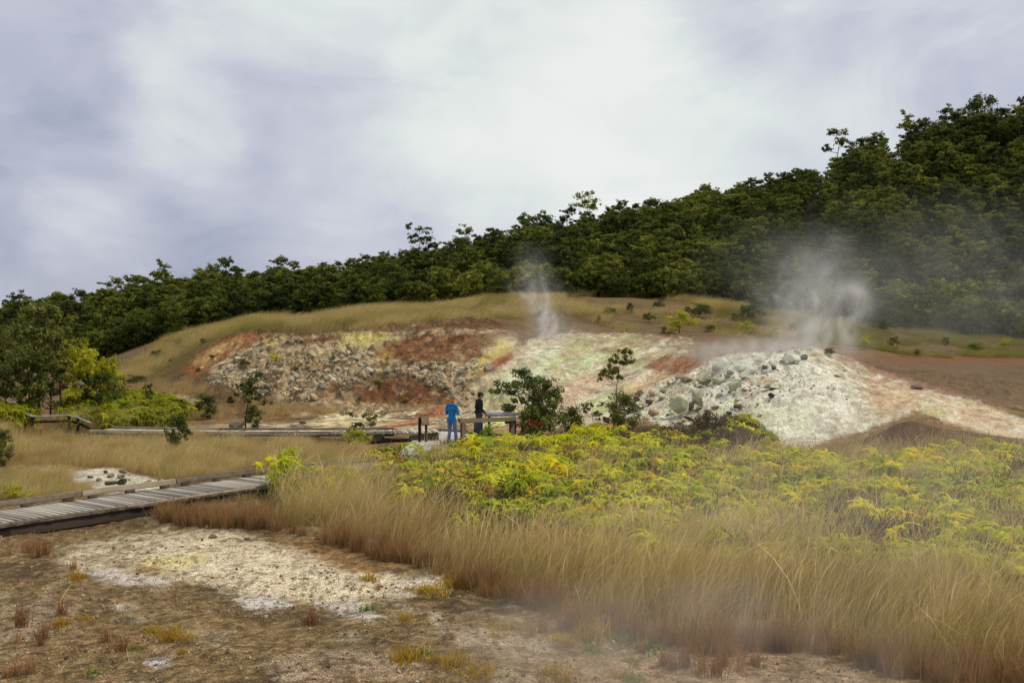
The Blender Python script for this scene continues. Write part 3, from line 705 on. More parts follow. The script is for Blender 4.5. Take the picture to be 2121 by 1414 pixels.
# what shows largest: front rows, and those standing against the sky
crest = np.abs(cand[:, 1] - np.interp(cand[:, 2], [-500, 1500, 1700, 2600], [172, 172, 169, 169])) < 7
inframe = (cand[:, 2] > -40) & (cand[:, 2] < 2160)
score = (edge(cand[:, 2]) + 9 - cand[:, 1]) + np.where(crest, 30, 0) + np.where(cand[:, 2] > 1500, 4, 0); score[~inframe] -= 1000
order = np.argsort(-score); indiv = order[:270]; rest = order[270:]
fvi = rng.integers(0, len(FV), n); fsc = rng.uniform(.46, .9, n) * (1 + .08 * np.sin(cand[:, 0] / 9))
fsc *= np.where(cand[:, 1] < edge(cand[:, 2]) + 6, .72, 1.0)
fsc[crest] *= np.where(rng.uniform(size=crest.sum()) < .3, 1.15, .85)
def forest_zone(p, y, isc):
    if isc:
        if p < 520: return 'small dark tree against the sky at the low left end of the ridge'
        if p < 1000: return 'ragged dark tree against the sky along the left half of the ridge'
        if p < 1480: return 'ragged dark tree against the sky along the middle of the ridge'
        return 'ragged dark tree against the sky along the steep right end of the ridge'
    if p < 330: return 'dark green tree in the front row of the forest at far left'
    if p < 800: return 'dark green tree in the front row of the forest above the red and white bank'
    if p < 1250: return 'dark green tree in the front row of the forest behind the thin steam plume'
    if p < 1600: return 'dark green tree in the front row of the forest behind the brown grassy rise'
    return 'green tree in the front row of the forest behind the steaming white mound'
zc = {}
for k in indiv:
    x, y, p = cand[k]; v = FV[fvi[k]]
    if crest[k] and rng.uniform() < .75: v = AV[rng.integers(0, 4)]
    lab = forest_zone(p, y, crest[k])
    o = link(bpy.data.objects.new('forest_tree', v[2])); o.location = (x, y, cz[k] - .1)
    s = fsc[k]; o.scale = (s * rng.uniform(.9, 1.15), s * rng.uniform(.9, 1.15), s); o.rotation_euler = (0, 0, rng.uniform(0, 6.28))
    if 'sky' in lab and y > 150: pass
    tag(o, lab, 'tree', group=lab.replace('tree', 'trees', 1))
P = np.stack([cand[rest, 0], cand[rest, 1], cz[rest] - .1], 1)
meshes = [v[2] for v in FV] + [AV[0][2], AV[2][2]]
ii = fvi[rest].copy(); cr = crest[rest]; ii[cr] = rng.choice([0, 2, 3, 7, 8, 7], cr.sum())
rot = np.zeros((len(rest), 3)); rot[:, 2] = rng.uniform(0, 6.28, len(rest))
scatter('forest', P, rot, fsc[rest], ii, meshes, 'dense dark green forest covering the crater wall', 'forest')

# bushes and saplings along the forest's foot
ub = []
rr_ = np.random.default_rng(31)
for k in range(900):
    p = rr_.uniform(-300, 2450); dd_ = edge(p) + rr_.uniform(-3.5, 7); x = xat(p, dd_)
    ub.append((x, dd_, float(height(x, dd_)) - .25, rr_.uniform(.28, .62)))
ub = np.array(ub); rot = np.zeros((len(ub), 3)); rot[:, 2] = rr_.uniform(0, 6.28, len(ub))
scatter('undergrowth', ub[:, :3], rot, ub[:, 3], rr_.choice([2, 4, 6], len(ub)), meshes[:7], 'low bushes crowding the foot of the forest', 'undergrowth')
# named trees on the skyline
def sky_tree(label, px_, top_y, v, d=171, rz=0, sc=None, wd=.78):
    x = xat(px_, d); z = float(height(x, d)); s = (zat(top_y, d) - z) / v[3] if sc is None else sc
    s = max(s, .62)
    e = empty('skyline_tree', (x, d, zat(top_y, d) - v[3] * s), rz); e.scale = (s * wd, s * wd, s)
    if e.location.z > z: e.location.z = z - .1
    tag(e, label, 'tree'); link(bpy.data.objects.new('trunk', v[0]), e); link(bpy.data.objects.new('crown', v[1]), e)
sky_tree('tallest tree on the middle ridge, its flat crown leaning out to the left', 1232, 394, AV[3], rz=PI)
sky_tree('thin tree on the ridge just left of the flat leaning crown', 1085, 434, AV[2], rz=1)
sky_tree('round-topped open tree on the ridge above the steam plume', 1130, 428, AV[0], rz=2)
sky_tree('wide open-crowned tree on the left ridge, left of centre', 872, 462, AV[1], rz=.5)
sky_tree('twin-crowned tree on the ridge between centre and the wide open crown', 966, 459, AV[0], rz=4)
sky_tree('little mop-headed tree poking up where the ridge steepens', 1735, 257, AV[2], rz=3)
sky_tree('flat-topped tree on the upper right ridge left of the big round crown', 1885, 232, AV[1], rz=1.5)
sky_tree('lace-like tree on the upper right ridge beside the big round crown', 1958, 212, AV[0], rz=5)
sky_tree('big round-crowned tree near the top right of the ridge', 2035, 198, FV[2], rz=5)
sky_tree('tree cut by the right edge of the picture at the top of the ridge', 2122, 190, FV[5], rz=2)
sky_tree('lone umbrella-shaped tree at the low left end of the ridge', 32, 594, AV[0], rz=.2)
sky_tree('tree standing above its neighbours on the left ridge over the red streak', 345, 540, AV[1], rz=2.3)

# ------------------------------------------------------------------ grove at the left and single trees and shrubs
def mk(seed, H, cw, th, leaf, nl, clr, flat, limbs, tr, ml, lean=(0, 0), mt='bark', nm='tree'):
    return tree_mesh(seed, H, cw, th, leaf, nl, clr, flat, lean, limbs, tr, mt=M[mt], ml=M[ml], name=nm)
GT = [mk(101, 7, 3.6, .42, .13, 3400, .36, .8, 14, .10, 'dark_leaf'), mk(102, 6, 3.4, .3, .13, 3600, .36, .8, 13, .09, 'dark_leaf', (.3, 0)),
      mk(103, 5, 4.2, .3, .14, 5500, .42, .8, 14, .08, 'lime_leaf'), mk(104, 5, 3.8, .2, .13, 4600, .42, .9, 13, .08, 'dark_leaf')]
def gt(label, p, y, top, k, rz, wide=1.0, d=None, ml=None, group=None):
    return place_tree('tree', label, 'tree', p, y, top, GT[k], rz=rz, wide=wide, d=d, H=[7, 6, 5, 5][k], group=group)
gt('tallest tree of the left grove, thin dark trunk with a sparse crown', 82, 880, 606, 0, 0, .8, 47)
gt('narrow dark tree just left of the tallest trunk in the left grove', 40, 880, 660, 1, 1, .8, 46)
gt('leafy tree at the left edge of the grove beside the grey handrail', 12, 880, 745, 3, 1.4, .85, 44)
gt('dark tree in the left grove between the tallest trunk and the yellow-green crown', 128, 880, 668, 1, 3.3, .85, 48)
gt('tree with a bright yellow-green crown in the left grove', 176, 880, 718, 2, 0, .62, 45.5)
gt('smaller yellow-green tree at the right of the left grove', 220, 882, 736, 2, 3.5, .5, 46)
gt('bushy dark tree under the yellow-green crown of the left grove', 200, 885, 768, 3, 2, 1.0, 45)
gt('low dark green tree above the handrail in the left grove', 60, 880, 715, 3, 5, .9, 44)
gt('bushy tree in the middle of the left grove, above the bend of the handrail', 105, 884, 742, 3, 4, .95, 45)
gt('small dark tree at the right end of the left grove', 248, 880, 770, 1, 4, .8, 50)
gt('crooked little tree standing alone right of the left grove', 310, 862, 790, 1, 2.5, .62, 48)
gt('fresh green broad tree at the forest foot above the grass at left', 152, 790, 700, 2, 2.5, 1.1, 66)

SH = [mk(111, 1.6, 1.5, .1, .065, 4200, .62, .9, 9, .022, 'dark_leaf', nm='shrub'), mk(112, 1.4, 1.9, .12, .068, 4200, .60, .8, 10, .025, 'dark_leaf', (.2, 0), nm='shrub'),
      mk(113, 1.3, 1.3, .1, .07, 1500, .66, .9, 8, .02, 'lime_leaf', nm='shrub'), mk(114, 2.0, 1.6, .3, .06, 1500, .34, .8, 8, .02, 'dark_leaf', nm='sapling')]
SHH = [1.6, 1.4, 1.3, 2.0]
def sh(label, p, y, top, k, rz=0, wide=1.0, name='shrub', d=None, group=None, cat='shrub'):
    return place_tree(name, label, cat, p, y, top, SH[k], rz=rz, wide=wide, d=d, H=SHH[k], parts=('stem', 'foliage'), group=group)
sh('upright dark green shrub in the tall grass in front of the far boardwalk', 369, 942, 866, 0, 0, .62)
sh('sparse two-headed sapling rising over the near edge of the far boardwalk', 752, 918, 852, 3, 1, 1.15, 'sapling', d=36)
sh('low leafy shrub at the foot of the two-headed sapling', 738, 926, 890, 2, 3, 1.2, d=35)
sh('rounded dark shrub on the pale flat left of the boulder and little tree', 430, 868, 824, 0, 2, 1.0)
sh('thin dark shrub beside the pale sulphur patch at left', 345, 848, 815, 3, 2, .7)
sh('grey green scrub left of the rounded shrub behind the far boardwalk', 388, 862, 836, 1, 2, 1.4)
LT = mk(121, 3.0, 2.1, .35, .085, 2400, .40, .8, 9, .045, 'dark_leaf', (.25, 0), nm='small_tree')
place_tree('small_tree', 'small dark branching tree beside the brown boulder behind the far boardwalk', 'tree', 508, 889, 772, LT, H=3.0, rz=.6, wide=.95)
sh('dense bush at the foot of the small branching tree behind the boardwalk', 524, 888, 845, 0, 1, 1.0)
BT = mk(122, 2.9, 3.2, .22, .085, 6500, .42, .65, 15, .05, 'dark_leaf', (.3, 0), nm='small_tree')
place_tree('small_tree', 'broad dark small tree right of the information panel, its crown over the white slope', 'tree', 1098, 900, 777, BT, H=2.9, rz=.3, wide=.80, d=38.6)
sh('dark leafy shrub beside the right end of the timber rail', 1108, 905, 848, 0, .5, .8, d=37.6)
fl = sh('dark shrub with red flowers right of the information panel', 1142, 905, 840, 1, 2.2, 1.0, d=38)
sh('dark shrub between the flowering shrub and the bare trunk of the thin tree', 1186, 903, 850, 0, 4, .85, d=38.4)
sh('small olive shrub with upright shoots left of the thin tree', 1228, 893, 832, 3, 4, 1.0, d=39)
TT = mk(123, 4.2, 2.1, .62, .085, 2600, .34, .8, 8, .035, 'dark_leaf', (-.05, 0), nm='thin_tree')
place_tree('thin_tree', 'thin tree with a long bare trunk and small round crown before the sulphur slope', 'tree', 1279, 885, 710, TT, H=4.25, rz=2.8, wide=.78, d=39)
sh('leafy bush at the base of the thin bare-trunked tree', 1292, 884, 824, 0, 1, .95, d=38.5)
sh('dark bush cut by the left edge of the picture, in the grass', 0, 968, 896, 0, 2, .8)
sh('fresh green bush at the left edge beside the front boardwalk', 34, 1042, 1004, 2, 2, 1.5, d=23)
HS = mk(131, 1.0, 1.7, .05, .06, 2600, .55, .7, 12, .02, 'heath', nm='heath')
for i, (p, y, t_, w_, wh) in enumerate([(1310,925,895,1.0,'left of'),(1365,905,886,1.1,'at the foot of'),(1420,915,884,1.2,'just before'),(1475,900,862,.9,'under the pale boulders of'),(1520,925,890,1.2,'nearest the middle of'),(1570,950,905,1.1,'before the right half of'),(1345,945,905,1.1,'among ferns well before')]):
    place_tree('shrub', 'dull brown heathy shrub ' + wh + ' the white mound', 'shrub', p, y, t_, HS, rz=i, wide=w_, H=1.0, parts=('stem', 'foliage'), d=[35,35.5,34.5,35.5,34,32.5,33][i])
# red flower heads on the flowering shrub
for (fx, fy) in ((1095, 871), (1110, 873), (1119, 877), (1101, 881)):
    b = MB(); r = np.random.default_rng(int(fx)); dd = r.normal(size=(60, 3)); dd /= np.linalg.norm(dd, axis=1)[:, None]
    for q in dd: tube(b, [q * .01, q * r.uniform(.05, .075)], [.006, .003], 3)
    yv = 36.9
    o = b.build('flower', plain('red_petals_%d' % fx, L(214, 30, 34), .6) if fx == 1095 else bpy.data.materials['red_petals_1095'])
    o.parent = fl; inv = Vector((xat(fx, yv), yv, zat(fy, yv))) - fl.location
    s0 = fl.scale; o.location = (Matrix.Rotation(-fl.rotation_euler.z, 3, 'Z') @ inv); o.location = (o.location.x / s0.x, o.location.y / s0.y, o.location.z / s0.z); o.scale = (1 / s0.x, 1 / s0.y, 1 / s0.z)

# shrubs dotted over the bank, the grassy rise and the flats
bank_sh = [(745,828,12,'at the foot of the bank'),(783,802,14,'at the foot of the bank'),(840,835,16,'at the foot of the bank'),(868,840,12,'at the foot of the bank'),(888,806,14,'at the foot of the bank'),(742,838,16,'at the foot of the bank'),
 (505,760,22,'on the rubble face of the bank'),(570,752,20,'on the rubble face of the bank'),(690,750,14,'on the rubble face of the bank'),(610,772,16,'on the rubble face of the bank'),(410,770,14,'on the rubble face of the bank'),(440,745,10,'on the rubble face of the bank'),(640,800,14,'on the rubble face of the bank'),
 (1240,668,20,'on the brown grassy rise'),(1262,655,16,'on the brown grassy rise'),(1305,648,22,'on the brown grassy rise'),(1345,668,26,'on the brown grassy rise'),(1408,690,40,'on the brown grassy rise'),(1375,690,14,'on the brown grassy rise'),(1470,686,16,'on the brown grassy rise'),(1298,688,12,'on the brown grassy rise'),(1560,668,36,'on the brown grassy rise'),(1545,690,30,'on the brown grassy rise'),(1520,664,20,'on the brown grassy rise'),(1448,660,28,'on the brown grassy rise'),(1425,650,16,'on the brown grassy rise'),(1366,640,20,'on the brown grassy rise'),(1600,700,20,'on the brown grassy rise'),(1640,690,20,'on the brown grassy rise'),(1120,655,16,'on the brown grassy rise'),(1160,640,12,'on the brown grassy rise'),
 (330,742,16,'on the grassy shoulder left of the bank'),(372,715,16,'on the grassy shoulder left of the bank'),(352,752,12,'on the grassy shoulder left of the bank'),(280,800,20,'on the grassy shoulder left of the bank'),(420,712,12,'on the grassy shoulder left of the bank'),
 (1720,738,22,'behind the white mound'),(1790,725,26,'behind the white mound'),(1850,722,24,'behind the white mound'),(1900,738,18,'behind the white mound'),(1960,715,24,'behind the white mound'),(2020,732,20,'behind the white mound'),(2080,724,26,'behind the white mound'),(1760,700,22,'behind the white mound'),(1830,690,28,'behind the white mound'),(1980,690,26,'behind the white mound'),(2100,700,20,'behind the white mound')]
for i, (p, y, h, wh) in enumerate(bank_sh):
    k = [0, 1, 2, 0, 1][i % 5]
    sh(('low yellow-green shrub ' if k == 2 else 'low dark shrub ') + wh, p, y, y - h * (.6 + .5 * ((i * 37) % 10) / 10), k, i * 1.3, rng.uniform(.9, 1.6) if 'bank' in wh or k == 2 else rng.uniform(.8, 1.2), group=('yellow-green' if k == 2 else 'dark') + ' shrubs ' + wh)

# ------------------------------------------------------------------ fern, twig and grass source meshes
def fern_mesh(seed, R=.34, nf=10, w=.021):
    """scrambling fern: arching stalks, each ending in a few forked, drooping, toothed fingers"""
    r = np.random.default_rng(seed); b = MB()
    for crown in range(4):
        c0 = np.array([r.normal(0, .17), r.normal(0, .17), r.uniform(-.14, .06)]) if crown else np.zeros(3)
        tn = r.uniform(.15, .85); az0 = r.uniform(0, 6.28); span = 6.28 if crown < 2 else r.uniform(2.6, 6.28)
        for i in range(nf):
            a = az0 + span * i / nf + r.uniform(-.2, .2); L_ = R * r.uniform(.5, 1.25); dirv = np.array([math.cos(a), math.sin(a), 0]); side = np.array([-dirv[1], dirv[0], 0])
            ks = 9; V = []; T = []; up_ = r.uniform(.02, .12); dp = r.uniform(.55, 1.05); bend = r.normal(0, .25); tf_ = np.clip(tn + r.normal(0, .2), 0, 1)
            for k in range(ks):
                f = k / (ks - 1); rr = L_ * math.sin(f * 1.3) * .85; zz = up_ * math.sin(f * 2.4) - L_ * dp * f ** 2.3
                ww = w * (.3 + 1.2 * math.sin(min(1, f * 1.1 + .1) * PI) ** .8) * (.35 if k % 2 else 1.5)
                c = c0 + dirv * rr + side * bend * L_ * f * f + np.array([0, 0, zz])
                V += [c - side * ww - np.array([0, 0, ww * .4]), c, c + side * ww - np.array([0, 0, ww * .4])]; T += [np.clip(tf_ - .12 * (1 - f), 0, 1)] * 3
            Fc = []
            for k in range(ks - 1):
                for q in (0, 1): Fc.append((k * 3 + q, k * 3 + q + 1, k * 3 + q + 4, k * 3 + q + 3))
            b.add(V, Fc, 0, T)
        tube(b, [c0 + [.02, 0, -.5], c0 + [.01, .02, -.2], c0], [.006, .005, .004], 3, 0, 1.)
    return b.mesh('fern_sprig', [M['fern']])
ferns = [fern_mesh(201), fern_mesh(202, .30, 8), fern_mesh(203, .42, 11, .024), fern_mesh(204, .26, 9, .019)]
def twig_mesh(seed, n=90, H=.45, S=.5):
    r = np.random.default_rng(seed); b = MB()
    for i in range(n):
        p = np.array([r.normal(0, S * .4), r.normal(0, S * .4), r.uniform(0, H * .5)]); dr = r.normal(size=3); dr[2] = abs(dr[2]) + .2; dr /= np.linalg.norm(dr)
        e = p + dr * r.uniform(.1, .35); mdl = (p + e) / 2 + r.normal(0, .05, 3)
        u, v = frame_of(e - p); w_ = r.uniform(.005, .014)
        b.add([p - u * w_, p + u * w_, mdl + u * w_, mdl - u * w_, e + u * .002, e - u * .002], [(0, 1, 2, 3), (3, 2, 4, 5)], 0, r.uniform())
    return b.mesh('dead_twigs', [M['dead']])
twigs = [twig_mesh(211), twig_mesh(212, 110, .55)]
def grass_mesh(seed, n=58, H=.95, spread=.24, lean=.42, w=.0038, mat='grass', seedh=True, curl=.3, lo=.45):
    r = np.random.default_rng(seed); b = MB()
    for i in range(n):
        p = np.array([r.normal(0, spread), r.normal(0, spread), 0]); h = H * r.uniform(lo, 1.1)
        a = r.uniform(0, 2 * PI); out_ = np.array([math.cos(a), math.sin(a), 0]) * r.uniform(0, curl) + np.array([lean * r.uniform(.5, 1.3), lean * .15, 0])
        yaw = r.uniform(0, PI); sd = np.array([math.cos(yaw), math.sin(yaw), 0]); ks = 5; V = []; tn = r.uniform(0, 1); T = []
        ww0 = w * r.uniform(.7, 1.4)
        for k in range(ks):
            f = k / (ks - 1); c = p + np.array([0, 0, h * (f - .18 * f ** 3 * min(1, np.linalg.norm(out_)))]) + out_ * h * f ** 1.9
            ww = ww0 * (1 - .75 * f)
            if seedh and k == 3 and i % 3 == 0: ww = ww0 * 1.3
            V += [c - sd * ww, c + sd * ww]; T += [np.clip(tn * .7 + .3 * f, 0, 1)] * 2
        b.add(V, [(2 * k, 2 * k + 1, 2 * k + 3, 2 * k + 2) for k in range(ks - 1)], 0, T)
    return b.mesh('grass_blades', [M[mat]])
gr = [grass_mesh(221), grass_mesh(222, 50, 1.1, .2, .5, curl=.45), grass_mesh(223, 60, .8, .28, .3, curl=.5, lo=.25), grass_mesh(224, 46, 1.0, .2, .75, curl=.6)]
gshort = [grass_mesh(231, 60, .5, .17, .12, .006, 'grass', False, .45), grass_mesh(232, 60, .42, .2, .2, .006, 'grass', False, .6)]

def world_scatter(n, x0, x1, d0, d1, polys, seed, nz=None):
    """n random spots of ground within the patches (corners given in the photograph)"""
    r = np.random.default_rng(seed); Xs = r.uniform(x0, x1, n); Ys_ = r.uniform(d0, d1, n); Zs = height(Xs, Ys_); a, b = px_of(Xs, Ys_, Zs)
    ok = np.zeros(n, bool)
    wx = fbm(Xs / 1.2, Ys_ / 1.2, 3, 501 + seed) * 50 * 12 / Ys_ * 1.5; wy = fbm(Xs / 1.2, Ys_ / 1.2, 3, 511 + seed) * 14 * 18 / Ys_
    for P in polys: ok |= inpoly(a + wx, b + wy, P)
    if nz: ok &= nz(Xs, Ys_, a, b, r)
    return Xs[ok], Ys_[ok], Zs[ok], a[ok], b[ok]
def offpath(x, y):
    """not on the boardwalks or the platform"""
    o = np.ones(x.shape, bool)
    for P, w_ in ((FRONT_C, 1.12), (BACK_C, 1.05)):
        for (a, b) in zip(P[:-1], P[1:]):
            a = np.array(a[:2]); b = np.array(b[:2]); ab = b - a; L2 = ab @ ab
            t = np.clip(((x - a[0]) * ab[0] + (y - a[1]) * ab[1]) / L2, 0, 1)
            o &= np.hypot(x - a[0] - t * ab[0], y - a[1] - t * ab[1]) > (w_ if w_ < 1.1 or a[1] < 25 else .80)
    o &= ~inpoly(x, y, PLAT)
    return o
FRONT_C = [(-17.0, 9.5), (-14.0, 14.2), (-10.15, 19.45), (-8.0, 22.3), (-5.93, 25.2), (-4.3, 27.2), (-3.0, 30.0), (-2.7, 33.6)]
BACK_C = [(-16.6, 40.3), (-14.5, 39.8), (-12, 39.5), (-8, 39.35), (-5.2, 39.6), (-2.9, 40.0)]
PLAT = [(-3.75, 33.2), (-1.2, 33.9), (.3, 35.6), (2.2, 37.4), (1.1, 38.75), (-1.0, 39.15), (-1.9, 40.6), (-2.8, 41.1), (-3.6, 38.5)]

# tall grass, near field
FG = [[(560,960),(620,975),(740,950),(900,950),(1100,930),(1300,935),(1600,950),(2400,950),(2900,1500),(2300,1460),(1960,1390),(1700,1352),(1400,1318),(1230,1295),(1130,1245),(1010,1218),(950,1192),(860,1160),(760,1128),(660,1098),(585,1086)]]
LF = [[(-500,905),(130,900),(360,908),(430,918),(600,924),(745,930),(760,945),(700,965),(560,995),(330,990),(250,970),(100,965),(-500,968)], [(-600,965),(40,975),(110,1000),(190,1024),(60,1040),(-600,1100)], [(330,1060),(420,1040),(520,1045),(585,1070),(560,1088),(440,1082),(330,1076)]]
def nzF(x, y, a, b, r):
    # the fern thicket takes over towards the back; a ragged front edge
    f = sstep(1110, 1260, b + 90 * fbm(x / 1.5, y / 1.5, 3, 601) + np.where(a < 1000, (1000 - a) * .42, 0) - np.clip(a - 1700, 0, 400) * .15)
    return (r.uniform(size=x.shape) < .035 + .03 * (a > 1500) + .62 * f * np.clip(.75 + 1.2 * fbm(x / .8, y / .8, 2, 602), .25, 1)) & offpath(x, y)
x1, y1, z1, a1, b1 = world_scatter(26000, -9, 22, 8, 30, FG, 1, nzF)
x2, y2, z2, a2, b2 = world_scatter(34000, -24, -1, 19, 38.5, LF, 2, lambda x, y, a, b, r: offpath(x, y) & (fbm(x / .9, y / .9, 2, 603) > r.uniform(-.6, .35, x.shape)))
xs, ys, zs = np.concatenate([x1, x2]), np.concatenate([y1, y2]), np.concatenate([z1, z2]); aa, bb = np.concatenate([a1, a2]), np.concatenate([b1, b2]); n = len(xs)
r = np.random.default_rng(5)
left = np.arange(n) >= len(x1)
pat = fbm(xs / 1.6, ys / 1.6, 3, 611)
# height falls off to the bare edge
edge_f = np.where(left, .40 + .3 * pat, np.clip(.55 + (np.interp(aa, [580, 760, 950, 1230, 1700, 2200], [1086, 1128, 1192, 1295, 1352, 1430]) - bb) / 90, .35, 1.0))
sc = edge_f * r.uniform(.75, 1.15, n); sc[left & (bb > 1030) & (aa > 300)] *= 1.1; sc[left & (bb < 925) & (aa < 430)] *= 1.5; sc *= np.where(left, 1 + .5 * fbm(xs / .7, ys / .7, 2, 617), 1)
rot = np.stack([r.normal(0, .1, n), r.normal(0, .12, n), r.normal(0, .75, n)], 1)
redd = np.clip(1 - edge_f + .25 * pat + r.normal(0, .12, n), 0, 1)
tint = np.where((r.uniform(size=n) < .4)[:, None], L(140, 136, 50), L(134, 84, 54)); tf = np.where(tint[:, 1] > tint[:, 0] * .75, .5 * sstep(-.25, .2, fbm(xs / .9, ys / .9, 2, 615)), np.clip(redd * 1.3, 0, .85) * ~left + .6 * left * sstep(-.1, .35, fbm(xs / 2.5, ys / 2.5, 3, 613)))
scatter('tall_grass', np.stack([xs, ys, zs - .03], 1), rot, np.stack([sc, sc, sc * r.uniform(.85, 1.15, n)], 1), r.integers(0, 4, n), gr, 'golden brown tall grass leaning in the wind around the boardwalks', 'grass', tint, tf)
NG = n
# long pale seed stalks and gone-over, bent blades above the rest
stk = [grass_mesh(271, 9, 1.35, .25, .5, .0036, 'stalk', True, .5, .7), grass_mesh(272, 8, 1.2, .3, .95, .004, 'stalk', True, .8, .5)]
pk = np.random.default_rng(9).permutation(n)[:3400]; pk = pk[sc[pk] > .33]
scatter('grass_stalks', np.stack([xs[pk], ys[pk], zs[pk] - .02], 1), np.stack([r.normal(0, .2, len(pk)), r.normal(0, .25, len(pk)), r.normal(0, 1.1, len(pk))], 1), sc[pk] * r.uniform(.8, 1.15, len(pk)), r.integers(0, 2, len(pk)), stk, 'long pale bent stalks standing out of the tall grass', 'grass')
# upright reddish skirt at the bare edge and grass on the upper slopes
UP = [[(230,805),(255,760),(300,735),(360,690),(430,672),(520,655),(700,640),(900,620),(1080,604),(1200,602),(1400,604),(1560,615),(1660,640),(1640,700),(1500,695),(1380,650),(1300,690),(1180,650),(1060,658),(900,668),(800,680),(620,690),(500,686),(420,712),(340,760),(280,800)]]
BH = [[(1640,650),(1800,660),(2121,680),(2400,690),(2400,742),(2121,740),(1850,742),(1760,730),(1650,700)], [(1490,620),(1640,640),(1640,700),(1480,690)]]
xa, ya, za, pa, pb = world_scatter(24000, -44, 55, 66, 103, UP, 3, lambda x, y, a, b, r: (fbm(x / 3, y / 3, 3, 621) > np.where(a > 1150, .02, -.22) + .25 * fbm(x / .8, y / .8, 2, 622)))
xb, yb, zb, qa, qb = world_scatter(26000, 15, 90, 70, 100, BH, 4, lambda x, y, a, b, r: fbm(x / 3, y / 3, 3, 631) > -.15)
xs, ys, zs = np.concatenate([xa, xb]), np.concatenate([ya, yb]), np.concatenate([za, zb]); n = len(xs); sc = r.uniform(.45, 1.0, n) * np.where(np.arange(n) < len(xa), 1, .7)
pt = fbm(xs / 4, ys / 4, 3, 641); grn = np.where(np.arange(n) < len(xa), np.clip(pt * 1.2 + .1, 0, .5), .65) + r.uniform(0, .3, n)
scatter('hillside_grass', np.stack([xs, ys, zs - .05], 1), np.stack([r.normal(0, .08, n), r.normal(0, .08, n), r.normal(0, .6, n)], 1), np.stack([sc * 1.5, sc * 1.5, sc * .95], 1), r.integers(0, 2, n), [gr[0], gr[2]], 'pale dry grass on the slopes above the bank, below the forest', 'grass', np.tile(L(120, 120, 40), (n, 1)), grn)
# thin grass over the flats and along the far boardwalk
MG = [[(60,912),(70,888),(240,886),(270,912)],[(120,905),(130,880),(350,880),(360,905)],[(0,870),(60,880),(120,905),(0,910)],[(500,845),(760,850),(700,862),(560,872)],[(1560,950),(1640,935),(1700,945),(1700,1000),(1560,990)],[(1560,960),(2000,920),(2300,945),(2300,1010),(1700,1030)],[(360,835),(470,850),(450,872),(360,868)],[(250,800),(380,790),(470,820),(330,825)]]
xa, ya, za, pa, pb = world_scatter(26000, -26, 22, 27, 66, MG, 6, lambda x, y, a, b, r: (r.uniform(size=x.shape) < np.where((a < 260) & (b > 880), 1.0, .4)) & offpath(x, y) & ((a < 1200) | (y < 33)))
n = len(xa); sc = r.uniform(.5, .95, n) * np.where((pa > 110) & (pa < 380) & (pb > 875), 1.15, .8)
scatter('sparse_grass', np.stack([xa, ya, za - .03], 1), np.stack([r.normal(0, .08, n), r.normal(0, .08, n), r.normal(0, .6, n)], 1), sc, r.integers(0, 3, n), gr[:3], 'thin tan grass on the bare flats and the dark rise before the mound', 'grass', np.tile(L(150, 110, 72), (n, 1)), r.uniform(0, .6, n))

# ferns
FE = [[(760,965),(830,948),(870,945),(1000,924),(1060,905),(1180,905),(1260,890),(1310,885),(1340,872),(1440,860),(1500,868),(1560,885),(1600,960),(1700,985),(1780,985),(2000,940),(2121,955),(2500,1000),(2700,1280),(2121,1290),(1900,1240),(1700,1210),(1500,1210),(1350,1200),(1200,1170),(1000,1120),(860,1060),(780,1010)],[(575,1040),(640,1000),(700,1000),(740,1030),(640,1055)]]
def nzE(x, y, a, b, r):
    dens = np.interp(b + 25 * fbm(x / .9, y / .9, 3, 651) + np.where(a < 900, (900 - a) * .2, 0), [880, 1100, 1160, 1240, 1320], [1, 1, .8, .4, .1])
    hole = fbm(x / 1.1, y / 1.1, 3, 661)
    dark = inpoly(a + 12 * hole, b + 14 * hole, [(1290,880),(1450,855),(1560,885),(1600,960),(1640,1000),(1500,985),(1400,945),(1240,930)])
    keep = np.where(dark, hole > .16, hole > -.30 + .18 * (a > 1450))
    view = (a > 770) & (a < 1000) & (b < 952 + 10 * hole); edge_c = (a > 1000) & (a < 1070) & (b < 915)
    return (r.uniform(size=x.shape) < dens) & keep & offpath(x, y) & (y < 38) & ~view & ~edge_c
xs, ys, zs, aa, bb = world_scatter(19000, -8, 24, 13, 38.5, FE, 7, nzE); n = len(xs)
bump = .42 + .26 * fbm(xs / 1.3, ys / 1.3, 3, 671) + .12 * fbm(xs / .4, ys / .4, 2, 672)
bump *= np.where((ys > 33) & (xs > -3.5) & (xs < 2.6), .55, 1)
lay = r.uniform(size=n); zf = zs + np.clip(bump, .12, 1) - np.where(lay < .4, r.uniform(.02, .18, n), 0)
rot = np.stack([r.normal(0, .32, n) , r.normal(0, .32, n), r.uniform(0, 6.28, n)], 1)
pt = fbm(xs / 2.2, ys / 2.2, 3, 681)
tint = np.where((r.uniform(size=n) < .45 + .3 * sstep(1300, 1900, aa) + .2 * sstep(1060, 1180, bb))[:, None], L(104, 128, 40), L(204, 168, 40)); tf = np.clip(np.abs(pt) * 1.3 * (r.uniform(size=n) < .6), 0, .75)
brn = r.uniform(size=n) < .06; tint[brn] = L(140, 96, 50); tf[brn] = .8
scatter('fern_thicket', np.stack([xs, ys, zf], 1), rot, r.uniform(.75, 1.4, n), r.integers(0, 4, n), ferns, 'yellow-green drooping ferns growing in a thicket before the white mound', 'ferns', tint, tf)
DT = FE
xs, ys, zs, aa, bb = world_scatter(9500, -8, 24, 14, 38.5, DT, 8, lambda x, y, a, b, r: offpath(x, y) & (y < 37.5) & (b < 1220)); n = len(xs)
